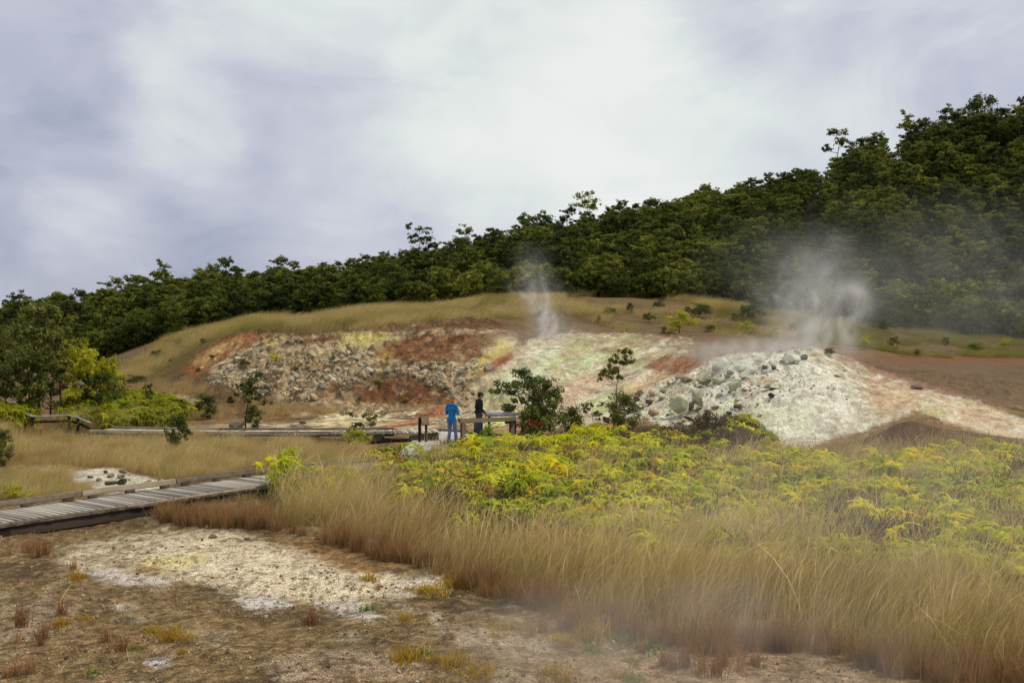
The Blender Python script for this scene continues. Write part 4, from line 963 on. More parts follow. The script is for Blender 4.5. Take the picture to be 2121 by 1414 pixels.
bump2 = .25 + .26 * fbm(xs / 1.3, ys / 1.3, 3, 671) + .1 * fbm(xs / .4, ys / .4, 2, 672); bump2 *= np.where((ys > 33) & (xs > -3.5) & (xs < 2.6), .5, 1)
scatter('dead_fern_stems', np.stack([xs, ys, zs + np.clip(bump2, 0, 1) - .22], 1), np.stack([r.normal(0, .2, n), r.normal(0, .2, n), r.uniform(0, 6.28, n)], 1), r.uniform(.8, 1.2, n), r.integers(0, 2, n), twigs, 'brown tangle of dead fern stems beneath the living fronds', 'dead ferns')
# yellow-green ferny growth at the foot of the left grove
LG = [[(140,880),(140,835),(240,830),(330,845),(365,865),(365,892),(140,895)], [(0,905),(0,865),(50,872),(60,895),(30,910)]]
xs, ys, zs, aa, bb = world_scatter(9000, -26, -13, 40.8, 56, LG, 9); n = len(xs)
hh = 1.15 - .045 * np.abs(aa - 250) / 10 * 1.0; hh = np.clip(.75 + .5 * fbm(xs / 1.4, ys / 1.4, 3, 691), .2, 1.5)
scatter('fern_bank', np.stack([xs, ys, zs + hh * r.uniform(.3, 1, n)], 1), np.stack([r.normal(0, .3, n), r.normal(0, .3, n), r.uniform(0, 6.28, n)], 1), r.uniform(.8, 1.3, n), r.integers(0, 4, n), ferns, 'bright yellow-green fern bank at the foot of the left grove', 'ferns', np.tile(L(112, 116, 22), (n, 1)), r.uniform(.5, 1, n))
print('ferns', n)
# the bright fern spilling over the front boardwalk's end
b = MB()
e = empty('fern', (xat(592, 24.2), 24.2, 0)); tag(e, 'bright lime green fern hanging over the end of the visible front boardwalk', 'fern')
for i in range(13):
    o = link(bpy.data.objects.new('frond', ferns[i % 4]), e); o.location = (r.uniform(-.28, .28), r.uniform(-.5, .2), .12 + i * .075 + r.uniform(-.05, .05)); o.rotation_euler = (r.normal(0, .3), r.normal(0, .3), i)
    o.scale = (.9, .9, .9)

# ------------------------------------------------------------------ rocks
def rock_mesh(name, seed, mat, sub=2, ang=.32, sq=(1, .85, .7)):
    r = np.random.default_rng(seed); bm = bmesh.new(); bmesh.ops.create_icosphere(bm, subdivisions=sub, radius=.5)
    co = np.array([v.co[:] for v in bm.verts])
    for k in range(16):                                   # cut flat facets
        nrm_ = r.normal(size=3); nrm_ /= np.linalg.norm(nrm_); dcut = r.uniform(.22, .38); over = co @ nrm_ - dcut; co = co - np.clip(over, 0, 1)[:, None] * nrm_
    nz_ = fbm(co[:, 0] * 4 + seed, co[:, 1] * 4 + co[:, 2] * 3, 3, seed) * .05
    co = co * (1 + nz_[:, None]) * np.array(sq)
    for v, c in zip(bm.verts, co): v.co = c
    me = bpy.data.meshes.new(name); bm.to_mesh(me); bm.free(); me.materials.append(mat); return me
RC = [rock_mesh('bank_rock', 301 + i, M['cliffrock'], 2 if i < 5 else 3) for i in range(7)]
RS = [rock_mesh('sulphur_rock', 321 + i, M['sulphurrock'], 3) for i in range(6)]
RB = [rock_mesh('brown_rock', 341 + i, M['brownrock'], 3) for i in range(5)]
RP = [rock_mesh('pebble', 361 + i, M['pebble'], 1) for i in range(4)]
def rock(name, label, x, y, z, s, me, group=None, tilt=.5, sq=(1, 1, 1)):
    o = link(bpy.data.objects.new(name, me)); o.location = (x, y, z); o.scale = (s * sq[0], s * sq[1], s * sq[2]); o.rotation_euler = (rng.normal(0, tilt), rng.normal(0, tilt), rng.uniform(0, 6.28))
    return tag(o, label, 'rock', group)
RUB = [[(430,790),(500,730),(560,705),(700,715),(760,720),(770,790),(640,830),(500,815)], [(770,775),(840,760),(960,740),(1010,760),(970,830),(900,800),(850,775)], [(560,705),(700,700),(780,745),(740,770)]]
xs, ys, zs, aa, bb = world_scatter(22000, -22, 0, 47, 70, RUB, 11, lambda x, y, a, b, r: fbm(x / 2, y / 2, 3, 701) > -.3); n = len(xs); r2 = np.random.default_rng(12)
sizes = .10 + .13 * r2.pareto(2.3, n).clip(0, 4.5); o_ = np.argsort(-sizes); big = o_[:150]
for k in big:
    w_ = 'left of the red scar' if aa[k] < 560 else ('in the middle of the rubble face' if aa[k] < 780 else 'towards the thin steam plume')
    rock('rock', 'pale grey rock on the bank, ' + w_, xs[k], ys[k], zs[k] + sizes[k] * .02, sizes[k] * 1.15, RC[r2.integers(0, 7)], 'pale rocks on the bank, ' + w_)
sm = o_[150:6500]; n = len(sm)
scatter('rubble', np.stack([xs[sm], ys[sm], zs[sm] + .0], 1), r2.uniform(0, 6.28, (n, 3)), sizes[sm], r2.integers(0, 5, n), RC[:5], 'pale stony rubble lying over the bank', 'rubble')
xs, ys, zs, aa, bb = world_scatter(7000, -20, 14, 41, 60, [[(470,800),(600,835),(740,845),(880,850),(960,880),(880,850),(700,858),(540,850)],[(880,842),(980,830),(1040,870),(980,885),(900,880)],[(1300,870),(1340,800),(1500,740),(1800,800),(1850,860),(1600,945),(1400,890)]], 13); n = len(xs)
scatter('gravel', np.stack([xs, ys, zs], 1), r2.uniform(0, 6.28, (n, 3)), r2.uniform(.05, .2, n), r2.integers(0, 4, n), RS[:2] + RC[:2], 'loose pale gravel below the bank and over the mound', 'gravel')
# boulders of the white mound: (px, py of the foot, width px, height px, kind, label)
BLD = [(1408,868,52,78,'s','largest green-coated boulder at the left foot of the mound'),(1447,846,40,60,'s','pointed green-coated boulder right of the largest one'),(1433,850,20,30,'b','brown broken face between the two largest green boulders'),(1445,835,20,44,'b','rust brown slab on the pointed green boulder'),
 (1326,822,30,20,'b','dark brown boulder highest in the pile left of the mound'),(1318,834,22,20,'b','round brown boulder under the highest brown one'),(1344,842,28,24,'b','dark brown boulder in the middle of the left pile'),(1352,822,26,22,'w','pale boulder in the left pile behind the middle brown one'),(1371,832,24,22,'s','olive boulder against the largest green one'),(1376,816,26,16,'w','grey flat rock left of the top of the largest green boulder'),(1316,856,32,26,'b','brown boulder low in the left pile'),(1352,862,34,22,'w','pale flat boulder low in the left pile'),(1340,872,22,18,'w','white stone at the foot of the left pile'),(1256,878,26,20,'b','brown boulder by the thin tree base'),(1236,886,26,14,'b','low brown boulder left of the thin tree base'),(1288,872,34,14,'b','long brown rock right of the thin tree base'),
 (1386,800,16,20,'w','dark grey pointed rock on the left shoulder of the mound'),(1425,795,32,22,'w','grey rock on the left shoulder of the mound'),(1466,800,34,34,'s','tall pale rock behind the pointed green boulder'),(1484,798,28,26,'s','pale olive rock on the mound, middle left'),(1500,762,34,32,'s','whitish boulder half hidden by steam on the mound'),(1508,792,18,12,'b','reddish small rock below the steam'),(1540,786,26,22,'s','green rock cluster end in the middle of the mound'),(1560,775,24,20,'s','mossy coloured rock in the middle of the mound'),(1585,768,20,14,'b','small brown rock near the mound top'),(1604,768,14,16,'b','brown pointed stone near the mound top'),
 (1640,756,52,36,'s','large crusted outcrop under the steam plume'),(1668,748,30,18,'b','brown crust right of the outcrop under the plume'),(1752,772,18,12,'s','small olive stone on the right face of the mound'),(1736,782,30,9,'s','flat stone on the right face of the mound'),(1600,808,34,10,'b','orange stained ridge rock on the mound'),(1598,824,26,14,'b','dark cracked rock in the middle of the white face'),(1510,862,16,16,'b','brown stone low on the mound left'),(1530,850,20,18,'b','rusty stone low on the mound beside the green ones'),(1576,862,16,10,'s','flat olive stone low in the mound'),(1425,872,24,14,'b','rust brown rock at the foot of the green boulder'),(1460,876,50,30,'s','smooth pale green boulder at the mound foot'),(1905,808,44,18,'b','grey flat outcrop on the right flank of the mound'),
 (1490,830,22,16,'w','pale rock on the lower left face of the mound'),(1520,820,18,14,'w','pale rock in the lower middle face of the mound'),(1480,850,24,16,'w','whitish rock above the fern edge'),(1545,812,18,10,'w','pale flat rock under the green cluster'),(1450,800,24,20,'w','grey rock above the pointed green boulder'),(1405,790,20,14,'w','small grey rock above the largest green boulder'),(1530,765,24,18,'s','pale crusted rock left of the mossy one'),(1575,752,26,18,'s','white crusted rock at the foot of the plume')]
for (p, y, w_, h_, kd, lab) in BLD:
    x, d_, z = ground_px(p, min(y, 884), 33)
    sx = w_ / F * d_; sz = h_ / F * d_
    me = {'s': RS, 'b': RB, 'w': RC}[kd][rng.integers(0, 5)]
    o = rock('boulder', lab, x, d_ + sx * .25, z + sz * .36, 1, me, tilt=.12); o.scale = (sx * 1.02, sx * 1.0, sz * 1.3)
# filler rocks at the mound's left flank
xs, ys, zs, aa, bb = world_scatter(1500, 4, 16, 36, 52, [[(1380,830),(1420,770),(1520,740),(1620,735),(1680,725),(1600,790),(1560,840),(1480,885),(1400,890)]], 14); n = min(95, len(xs))
for k in range(n):
    s = .2 + .16 * r2.pareto(2.2); s = min(s, .8)
    rock('rock', 'small pale crusted rock on the left flank of the white mound', xs[k], ys[k], zs[k] + s * .1, s, (RS + RC[:3])[r2.integers(0, 9)], 'small crusted rocks on the left flank of the mound')
# stones by the front boardwalk's sinter pan, and elsewhere
for (p, y, w_, h_, lab) in [(229,1004,26,14,'brown flat boulder on the sinter pan beside the front boardwalk'),(251,1005,30,18,'largest grey boulder on the sinter pan beside the front boardwalk'),(247,991,22,12,'dark boulder at the back of the sinter pan'),(228,989,18,10,'grey boulder left of the dark one on the sinter pan'),(203,996,16,10,'round brown stone at the left of the sinter pan'),(186,990,14,7,'small dark stone at the far left of the sinter pan'),(218,981,10,9,'small brown stone at the back edge of the sinter pan'),(252,980,18,10,'brown rock in the grass behind the sinter pan'),(306,1004,26,14,'pale brown boulder against the boardwalk kerb'),(282,1008,16,8,'low grey stone by the boardwalk kerb'),(336,1000,18,13,'square brown block behind the boardwalk kerb'),(268,996,10,6,'pebble sized stone right of the dark boulder'),
    (486,890,40,22,'rounded brown boulder beside the small branching tree'),(626,878,18,13,'brown rock on the pale flat behind the far boardwalk'),(440,1117,20,9,'pale flat stone at the back of the foreground pan'),(511,1119,10,10,'dark round stone at the back of the foreground pan'),(418,1122,10,6,'small grey stone left of the pale flat stone'),(620,1110,7,5,'tiny dark stone on the brown soil below the tall grass'),
    (68,892,18,16,'white stone at the left end of the pale heap by the handrail'),(82,894,20,14,'white stone in the middle of the pale heap by the handrail'),(98,890,18,10,'white stone at the right of the pale heap by the handrail'),(112,896,20,10,'low pale stone at the right end of the pale heap'),(48,872,8,8,'small white stone under the handrail')]:
    x, d_, z = ground_px(p, y); sx = w_ / F * d_; sz = h_ / F * d_
    wh = 'white' in lab or 'pale stone' in lab
    o = rock('boulder' if w_ > 12 else 'stone', lab, x, d_ + sx * .2, z + sz * .3, 1, (RC if wh else RB)[rng.integers(0, 5)], tilt=.1); o.scale = (sx * 1.2, sx * 1.05, sz * 1.5)
# near gravel
r3 = np.random.default_rng(21)
n = 26000; ys = r3.uniform(9, 26, n) ; ys = 9 + 14 * r3.uniform(size=n) ** 1.3; xs = r3.uniform(-.56, .45, n) * ys
zs = height(xs, ys); ok = fbm(xs / .5, ys / .5, 3, 711) > -.05; xs, ys, zs = xs[ok], ys[ok], zs[ok]; n = len(xs)
scatter('pebbles', np.stack([xs, ys, zs + .003], 1), r3.uniform(0, 6.28, (n, 3)), .014 + .02 * r3.pareto(2.0, n).clip(0, 4), r3.integers(0, 4, n), RP, 'small brown and pale pebbles strewn over the foreground soil', 'pebbles')

# ------------------------------------------------------------------ single tufts on the bare foreground
TU = [grass_mesh(241, 70, .30, .035, .06, .0028, 'tuft', False, .55), grass_mesh(242, 60, .36, .05, .15, .0028, 'tuft', False, .5), grass_mesh(243, 80, .24, .05, 0, .003, 'tuft', False, .8)]
TM = [grass_mesh(251, 90, .12, .05, 0, .004, 'moss_tuft', False, .9), grass_mesh(252, 110, .10, .08, 0, .004, 'moss_tuft', False, .9)]
TH = [grass_mesh(261, 70, .09, .06, 0, .008, 'herb', False, 1.2)]
TUFTS = [(45,1298,60,'r'),(35,1330,40,'r'),(90,1320,40,'r'),(128,1275,50,'r'),(220,1330,45,'r'),(252,1348,45,'r'),(85,1340,30,'r'),(30,1400,50,'r'),(60,1395,46,'r'),(10,1410,30,'r'),(78,1155,55,'r'),(60,1145,40,'r'),(95,1150,40,'r'),(20,1150,26,'r'),(152,1180,24,'r'),(648,1296,52,'r'),(636,1290,26,'r'),(645,1240,12,'r'),
 (160,1200,20,'m'),(348,1318,24,'m'),(352,1330,20,'m'),(385,1325,14,'m'),(378,1352,12,'m'),(172,1286,14,'m'),(125,1296,22,'m'),(315,1304,12,'m'),(764,1203,20,'m'),(728,1226,12,'r'),(748,1226,14,'r'),(783,1224,18,'r'),(795,1240,14,'r'),(850,1222,14,'m'),(882,1226,20,'m'),(905,1230,26,'m'),(940,1218,28,'m'),(966,1210,14,'m'),(840,1285,18,'m'),(1015,1230,18,'m'),(840,1372,34,'m'),(875,1355,14,'h'),(940,1375,30,'m'),(998,1400,30,'m'),(900,1375,20,'m'),(955,1372,40,'r'),(926,1310,14,'r'),(1053,1300,22,'m'),(1060,1222,30,'m'),(1025,1317,12,'m'),(1160,1330,24,'m'),(1180,1335,16,'m'),(1230,1320,44,'m'),(1210,1312,20,'h'),(1190,1290,16,'h'),(1285,1405,24,'m'),(1140,1400,26,'m'),(1165,1410,26,'m'),(1280,1330,18,'h'),(1330,1352,36,'r'),(1100,1318,56,'r'),(1120,1312,50,'r'),(1160,1312,50,'r'),(720,1270,14,'r'),(760,1265,16,'h'),(975,1300,18,'r'),(988,1312,16,'r'),(935,1328,20,'r'),(925,1340,14,'r'),(1305,1372,16,'h'),(1390,1392,46,'r'),(1420,1385,60,'r'),(1450,1398,70,'r'),(1480,1402,60,'r'),(1500,1385,60,'r'),(1530,1390,66,'r'),(1560,1380,50,'r'),(1376,1380,44,'r'),(1600,1345,60,'r'),(1660,1325,40,'r'),(1710,1340,60,'r'),(1760,1345,56,'r'),(1820,1362,46,'r'),(1850,1385,50,'r'),(1895,1390,60,'r'),(1320,1320,50,'r'),(1345,1345,26,'h'),(1440,1315,16,'h'),(1490,1308,14,'h'),(1540,1312,18,'h'),(1310,1408,20,'h'),(880,1228,14,'m'),(310,1310,10,'h'),(280,1345,10,'h'),(195,1400,14,'h'),(1225,1350,16,'h')]
def tz(p, y):
    if p < 400: return 'in the lower left foreground'
    if p < 820: return 'beside the pale foreground pan'
    if p < 1240: return 'between the pale pan and the tall grass'
    return 'along the lower right edge of the tall grass'
for i, (p, y, h_, kd) in enumerate(TUFTS):
    x, d_, z = ground_px(p, y, 8.5); hw = h_ / F * d_
    me, hh, cn, nm = {'r': (TU[i % 3], (.30, .36, .24)[i % 3], 'reddish brown dry grass tuft ', 'grass_tuft'), 'm': (TM[i % 2], .11, 'ochre yellow low tuft ', 'grass_tuft'), 'h': (TH[0], .1, 'bright green low herb ', 'herb')}[kd]
    s = hw / hh; o = link(bpy.data.objects.new(nm, me)); o.location = (x, d_, z - .01); o.scale = (s * 1.15, s * 1.15, s); o.rotation_euler = (0, 0, rng.uniform(-.8, .8))
    tag(o, cn + tz(p, y), 'tuft' if kd != 'h' else 'herb', group={'r': 'reddish tufts ', 'm': 'ochre tufts ', 'h': 'green herbs '}[kd] + tz(p, y))
# little yellow-green ground plants and reddish skirt tufts along the tall grass (stuff)
SK = [[(560,1070),(600,1098),(720,1112),(850,1150),(950,1195),(1080,1225),(1200,1290),(1400,1318),(1700,1350),(2121,1400),(2300,1440),(2300,1480),(1960,1418),(1700,1368),(1400,1332),(1180,1310),(1050,1250),(930,1210),(840,1168),(700,1125),(560,1096),(330,1084),(330,1070)]]
xs, ys, zs, aa, bb = world_scatter(16000, -9, 9, 8, 24, SK, 15, lambda x, y, a, b, r: offpath(x, y)); n = len(xs); xs = xs[:1500]; ys = ys[:1500]; zs = zs[:1500]; n = len(xs)
scatter('grass_skirt', np.stack([xs, ys, zs - .01], 1), np.stack([r.normal(0, .1, n), r.normal(0, .1, n), r.uniform(-1, 1, n)], 1), r.uniform(.7, 1.6, n), r.integers(0, 3, n), TU, 'reddish dry grass bases fringing the tall grass', 'grass', np.tile(L(150, 130, 80), (n, 1)), r.uniform(0, .6, n))
# ------------------------------------------------------------------ boardwalks
def path_frames(C, step):
    P = spl([(a, b, 0) for a, b in C], 24); s = np.concatenate([[0], np.cumsum(np.linalg.norm(np.diff(P, axis=0), axis=1))])
    q = np.arange(0, s[-1], step); c = np.stack([np.interp(q, s, P[:, 0]), np.interp(q, s, P[:, 1])], 1)
    t = np.gradient(c, axis=0); t /= np.linalg.norm(t, axis=1)[:, None]; return c, t
def boardwalk(label, C, W_, ztop, kerb_w=.11, kerb_h=.12, skirt=.30, flatnear=True, lift=.07):
    zt = ztop if callable(ztop) else (lambda y: ztop)
    x0, y0 = C[len(C) // 2]; org = np.array([x0, y0, 0.])
    e = empty('boardwalk', tuple(org)); tag(e, label, 'boardwalk')
    c, t = path_frames(C, .152); r = np.random.default_rng(int(abs(x0 * 10)))
    b = MB()
    for k in range(len(c)):
        nx = np.array([-t[k][1], t[k][0]]); a = math.atan2(nx[1], nx[0])
        z = zt(c[k][1]) - .02 + r.normal(0, .002)
        box(b, np.array([c[k][0], c[k][1], z]) - org, (W_ + r.uniform(-.012, .012), .14, .038), rz=a + r.normal(0, .003), t=r.uniform(0, 1), bev=.004)
    b.build('deck', M['deck'], e)
    c2, t2 = path_frames(C, 2.4)
    for sgn in (1, -1):
        for k in range(len(c2) - 1):
            near = sgn < 0 and flatnear; lf, kh = (.004, .035) if near else (lift, kerb_h)
            p = c2[k] + sgn * np.array([-t2[k][1], t2[k][0]]) * (W_ / 2 - kerb_w / 2 - .01); q = c2[k + 1] + sgn * np.array([-t2[k + 1][1], t2[k + 1][0]]) * (W_ / 2 - kerb_w / 2 - .01)
            mid = (p + q) / 2; ln = np.linalg.norm(q - p); a = math.atan2(*(q - p)[::-1]); zz = (zt(p[1]) + zt(q[1])) / 2
            kb = MB(); dz = zt(q[1]) - zt(p[1])
            box(kb, np.array([mid[0], mid[1], zz + lf + kh / 2]) - org, (ln - .01, kerb_w, kh), rz=a, ry=-math.atan2(dz, ln), t=r.uniform(), bev=.012)
            kb.build('kerb', M['kerb'], e)
            for f in ((.12, .5, .88) if not near and lift > .03 else ()):
                bl = MB(); m_ = p + (q - p) * f; box(bl, np.array([m_[0], m_[1], zz + lift / 2 - .001]) - org, (.22, kerb_w * .8, lift), rz=a, t=.3)
                bl.build('kerb_block', M['kerb'], e)
            # edge joist and posts
            p3 = c2[k] + sgn * np.array([-t2[k][1], t2[k][0]]) * (W_ / 2 - .06); q3 = c2[k + 1] + sgn * np.array([-t2[k + 1][1], t2[k + 1][0]]) * (W_ / 2 - .06); m3 = (p3 + q3) / 2
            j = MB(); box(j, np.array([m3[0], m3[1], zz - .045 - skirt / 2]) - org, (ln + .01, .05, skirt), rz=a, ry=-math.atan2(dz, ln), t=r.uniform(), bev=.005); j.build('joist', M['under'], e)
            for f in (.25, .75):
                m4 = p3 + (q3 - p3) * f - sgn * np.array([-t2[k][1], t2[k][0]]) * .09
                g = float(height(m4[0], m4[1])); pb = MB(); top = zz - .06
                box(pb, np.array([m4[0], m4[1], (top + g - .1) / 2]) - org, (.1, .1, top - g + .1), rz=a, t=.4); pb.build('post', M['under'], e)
    return e
boardwalk('weathered grey plank boardwalk crossing the left foreground with raised timber kerbs', FRONT_C, 1.85, lambda y: .24 + .0 * y if y < 26 else .24 - (y - 26) * .028, skirt=.2)
boardwalk('far boardwalk of dark timber running left from the two people', BACK_C, 1.7, .12, kerb_h=.07, skirt=.3, lift=.02, flatnear=False)
# lower stringer boards seen pale in the dark gap under the far boardwalk
bwk = [o for o in COL.objects if o.name.startswith('boardwalk')][-1]
for (pa_, pb_) in ((520, 640), (663, 735), (796, 826)):
    b = MB(); y_ = 38.15; xa_, xb_ = xat(pa_, y_), xat(pb_, y_)
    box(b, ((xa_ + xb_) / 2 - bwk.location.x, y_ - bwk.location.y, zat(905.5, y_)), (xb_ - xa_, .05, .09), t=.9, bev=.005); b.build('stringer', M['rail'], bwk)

# the concrete platform
e = empty('viewing_platform', (-1, 37, 0)); tag(e, 'pale flat platform where the two people stand, at the end of the boardwalks', 'platform')
bm = bmesh.new(); Pp = spl([(a, b, 0) for a, b in PLAT + PLAT[:1]], 4)[:-1, :2]
top = [bm.verts.new((x + 1, y - 37, .012)) for x, y in Pp]; bot = [bm.verts.new((x + 1, y - 37, -.32)) for x, y in Pp]
bm.faces.new(top); 
for i in range(len(Pp)): bm.faces.new((top[i - 1], bot[i - 1], bot[i], top[i]))
bmesh.ops.recalc_face_normals(bm, faces=bm.faces); me = bpy.data.meshes.new('slab'); bm.to_mesh(me); bm.free(); me.materials.append(M['concrete']); link(bpy.data.objects.new('slab', me), e)
b = MB(); kp = [(-3.55, 40.6), (-2.8, 41.0), (-2.0, 40.45), (-1.1, 39.1), (.2, 38.85), (1.1, 38.65)]
kp = spl([(a + 1, c_ - 37, .06) for a, c_ in kp], 4)
for i in range(len(kp) - 1):
    p, q = kp[i], kp[i + 1]; mdl = (p + q) / 2; box(b, mdl, (np.linalg.norm(q - p) + .02, .09, .10), rz=math.atan2(q[1] - p[1], q[0] - p[0]), t=.4)
b.build('edging', M['kerb'], e)
# dark timber approach rising beside the far boardwalk's end
b = MB()
for k in range(7): box(b, (-3.55 + 1 + .0 * k, 37.4 + k * .30 - 37, .1), (.9, .27, .04), t=rng.uniform())
b2 = MB(); box(b2, (xat(880, 37.4) + 1, 37.2 - 37, .02), (1.1, .06, .46), ry=-.12, t=.3, bev=.01)
b2.build('side_board', M['under'], e)

# guard rail round the panel
g0 = (xat(957, 36.0), 36.0); g1 = (xat(1067, 36.9), 36.9)
e = empty('guard_rail', (g0[0], g0[1], 0)); tag(e, 'brown timber guard rail with square posts in front of the man', 'guard rail')
def post(par, org, x, y, z0, z1, s, mt, t=.5, rz=0, nm='post'):
    b = MB(); box(b, (x - org[0], y - org[1], (z0 + z1) / 2), (s, s, z1 - z0), rz=rz, t=t, bev=.012); return b.build(nm, M[mt], par)
def beam(par, org, a, c, w_, h_, mt, t=.5, nm='top_rail'):
    a = Vector(a); c = Vector(c); mdl = (a + c) / 2; dlt = c - a; b = MB()
    box(b, (mdl.x - org[0], mdl.y - org[1], mdl.z), (dlt.length, w_, h_), rz=math.atan2(dlt.y, dlt.x), ry=-math.asin(dlt.z / dlt.length), t=t, bev=.012); return b.build(nm, M[mt], par)
ta = math.atan2(g1[1] - g0[1], g1[0] - g0[0])
post(e, g0, g0[0] + .04, g0[1], 0, .74, .165, 'rail', .45, ta); post(e, g0, g1[0] - .12, g1[1], -.02, .76, .165, 'rail', .3, ta)
beam(e, g0, (g0[0] - .10, g0[1] - .02, .82), (g1[0] + .02, g1[1], .84), .15, .15, 'rail', .6)
g2 = (xat(1086, 38.9), 38.9)
beam(e, g0, (g1[0] - .02, g1[1] + .10, .86), (g2[0], g2[1], .93), .12, .10, 'greyrail', .9)
post(e, g0, g2[0] - .05, g2[1] - .1, 0, .86, .14, 'rail', .3)
g3 = (xat(985, 38.4), 38.4); post(e, g0, g3[0], g3[1], 0, .74, .13, 'rail', .25)
g4 = (xat(951, 37.3), 37.3)
beam(e, g0, (g0[0] - .06, g0[1] + .1, .80), (g4[0], g4[1], .78), .10, .12, 'rail', .1)
# slanted panel
e = empty('information_panel', (xat(1040, 38.3), 38.3, 0)); tag(e, 'low slanted information panel on two legs, seen nearly edge-on beside the man', 'information panel')
b = MB(); box(b, (0, 0, .90), (1.32, .62, .035), rx=.13, t=.5, bev=.006); b.build('frame', M['greyrail'], e)
b = MB(); box(b, (0, -.003, .922), (1.22, .53, .008), rx=.13, t=.5); b.build('print', M['panel'], e)
for s_ in (-.5, .5):
    b = MB(); box(b, (s_, .05, .43), (.09, .09, .9), t=.4, bev=.01); b.build('leg', M['rail'], e)
b = MB(); box(b, (.22, -.2, .60), (.24, .04, .09), t=.3); b.build('bracket', M['under'], e)
# the small sign seen from behind
e = empty('wooden_sign', (xat(875, 36.6), 36.6, 0)); tag(e, 'small brown wooden sign on two posts, seen from behind at the boardwalk end', 'sign')
b = MB(); box(b, (-.10, -.02, .36), (.10, .12, 1.1), t=.15, bev=.008); b.build('post', M['under'], e)
b = MB(); box(b, (.13, .06, .28), (.09, .10, .9), t=.2, bev=.008); b.build('post', M['under'], e)
b = MB(); box(b, (.10, -.05, .79), (.30, .045, .30), rz=.45, rx=-.25, t=.75, bev=.008); b.build('board', M['rail'], e)
# grey handrail at the far left
hp = [(22, 853.5), (55, 855), (67, 862), (143, 859.5), (162, 863.5), (188, 876)]; hd = [42.0, 41.5, 41.2, 40.8, 40.5, 40.3]
hw = [(xat(p, d_), d_, zat(y, d_)) for (p, y), d_ in zip(hp, hd)]
e = empty('handrail', (hw[2][0], hw[2][1], 0)); tag(e, 'grey topped handrail with a bend, running in front of the left grove', 'handrail')
for a, c_ in zip(hw[:-1], hw[1:]): beam(e, hw[2], a, c_, .14, .05, 'greyrail', .8)
for a, c_ in zip(hw[:-1], hw[1:]): beam(e, hw[2], (a[0], a[1], a[2] - .24), (c_[0], c_[1], c_[2] - .24), .05, .10, 'under', .3, 'lower_rail')
for h in hw[:-1]:
    g = float(height(h[0], h[1])); post(e, hw[2], h[0], h[1], g, h[2] - .03, .1, 'under', .3)
# small pale sign panel in the grove
x_ = xat(27, 43); e = empty('small_sign', (x_, 43, 0)); tag(e, 'small pale grey slanted sign panel among the trees at far left', 'sign')
b = MB(); box(b, (0, 0, zat(831, 43)), (.34, .3, .03), rx=.2, t=1, bev=.005); b.build('panel', M['concrete'], e); b = MB(); box(b, (0, .05, .5), (.06, .06, 1.1), t=.3); b.build('post', M['under'], e)
# twigs, fallen stalks on the foreground soil
STK = [(118,1262,146,1216,.006),(300,1200,318,1186,.004),(250,1318,268,1380,.004),(570,1124,700,1124,.004),(205,1254,218,1268,.004),(330,1276,352,1270,.004),(830,1148,868,1168,.006),(780,1326,880,1340,.004),(125,1400,140,1385,.003),(1018,1350,1075,1342,.004),(648,1240,664,1195,.003)]
for i, (a, b_, c_, d_, w_) in enumerate(STK):
    x0, y0, z0 = ground_px(a, b_, 8.5); x1_, y1_, z1_ = ground_px(c_, d_, 8.5)
    b = MB(); mdl = np.array([(x0 + x1_) / 2, (y0 + y1_) / 2, (z0 + z1_) / 2 + .03])
    tube(b, [np.array([x0, y0, z0 + .02]) - [x0, y0, z0], mdl + rng.normal(0, .02, 3) - [x0, y0, z0], np.array([x1_, y1_, z1_ + .02]) - [x0, y0, z0]], [w_, w_, w_ * .5], 5)
    o = b.build('dry_stalk', plain('dry_stalk', L(186, 160, 112)) if i == 0 else bpy.data.materials['dry_stalk']); o.location = (x0, y0, z0)
    tag(o, 'thin dry stalk lying on the bare foreground soil', 'stalk', 'dry stalks on the bare foreground soil')

# ------------------------------------------------------------------ people
for nm, c_, rg in (('blue_jacket', L(14, 108, 170), .6), ('black_jersey', L(26, 24, 24), .85), ('blue_jeans', L(92, 106, 142), .8), ('grey_trousers', L(58, 66, 78), .85), ('grey_cap', L(70, 72, 80), .8), ('cap_stripe', L(140, 144, 150), .8), ('dark_cap', L(36, 28, 28), .8),
                   ('red_hair', L(204, 120, 44), .6), ('dark_hair', L(30, 22, 18), .6), ('shoe', L(70, 80, 104), .7), ('dark_shoe', L(34, 32, 34), .7), ('glasses', L(12, 12, 14), .2), ('white_paper', L(232, 232, 236), .7), ('lips', L(160, 90, 80), .6), ('eye', L(230, 226, 220), .3)): M[nm] = plain(nm, c_, rg, .3, .14)
def fuse(name, chains, mat, parent, vox=.009, smooth=4, blobs=()):
    """tapered limbs and rounded masses merged into one continuous skin"""
    b = MB()
    for pts, rad in chains: tube(b, pts, rad, 12, caps=True)
    for c, s_ in blobs:
        bm = bmesh.new(); bmesh.ops.create_icosphere(bm, subdivisions=3, radius=1.0)
        co = np.array([v.co[:] for v in bm.verts]) * np.array(s_) + np.array(c); b.add(co, [tuple(v.index for v in f.verts) for f in bm.faces]); bm.free()
    me = b.mesh(name + '_raw', [mat], True); tmp = bpy.data.objects.new(name + '_raw', me); COL.objects.link(tmp)
    md = tmp.modifiers.new('r', 'REMESH'); md.mode = 'VOXEL'; md.voxel_size = vox; sm_ = tmp.modifiers.new('s', 'SMOOTH'); sm_.iterations = smooth; sm_.factor = .5
    dg = bpy.context.evaluated_depsgraph_get(); out_ = bpy.data.meshes.new_from_object(tmp.evaluated_get(dg)); out_.name = name
    COL.objects.unlink(tmp); bpy.data.objects.remove(tmp); out_.materials.clear(); out_.materials.append(mat)
    out_.polygons.foreach_set('use_smooth', np.ones(len(out_.polygons), dtype=bool))
    return link(bpy.data.objects.new(name, out_), parent)
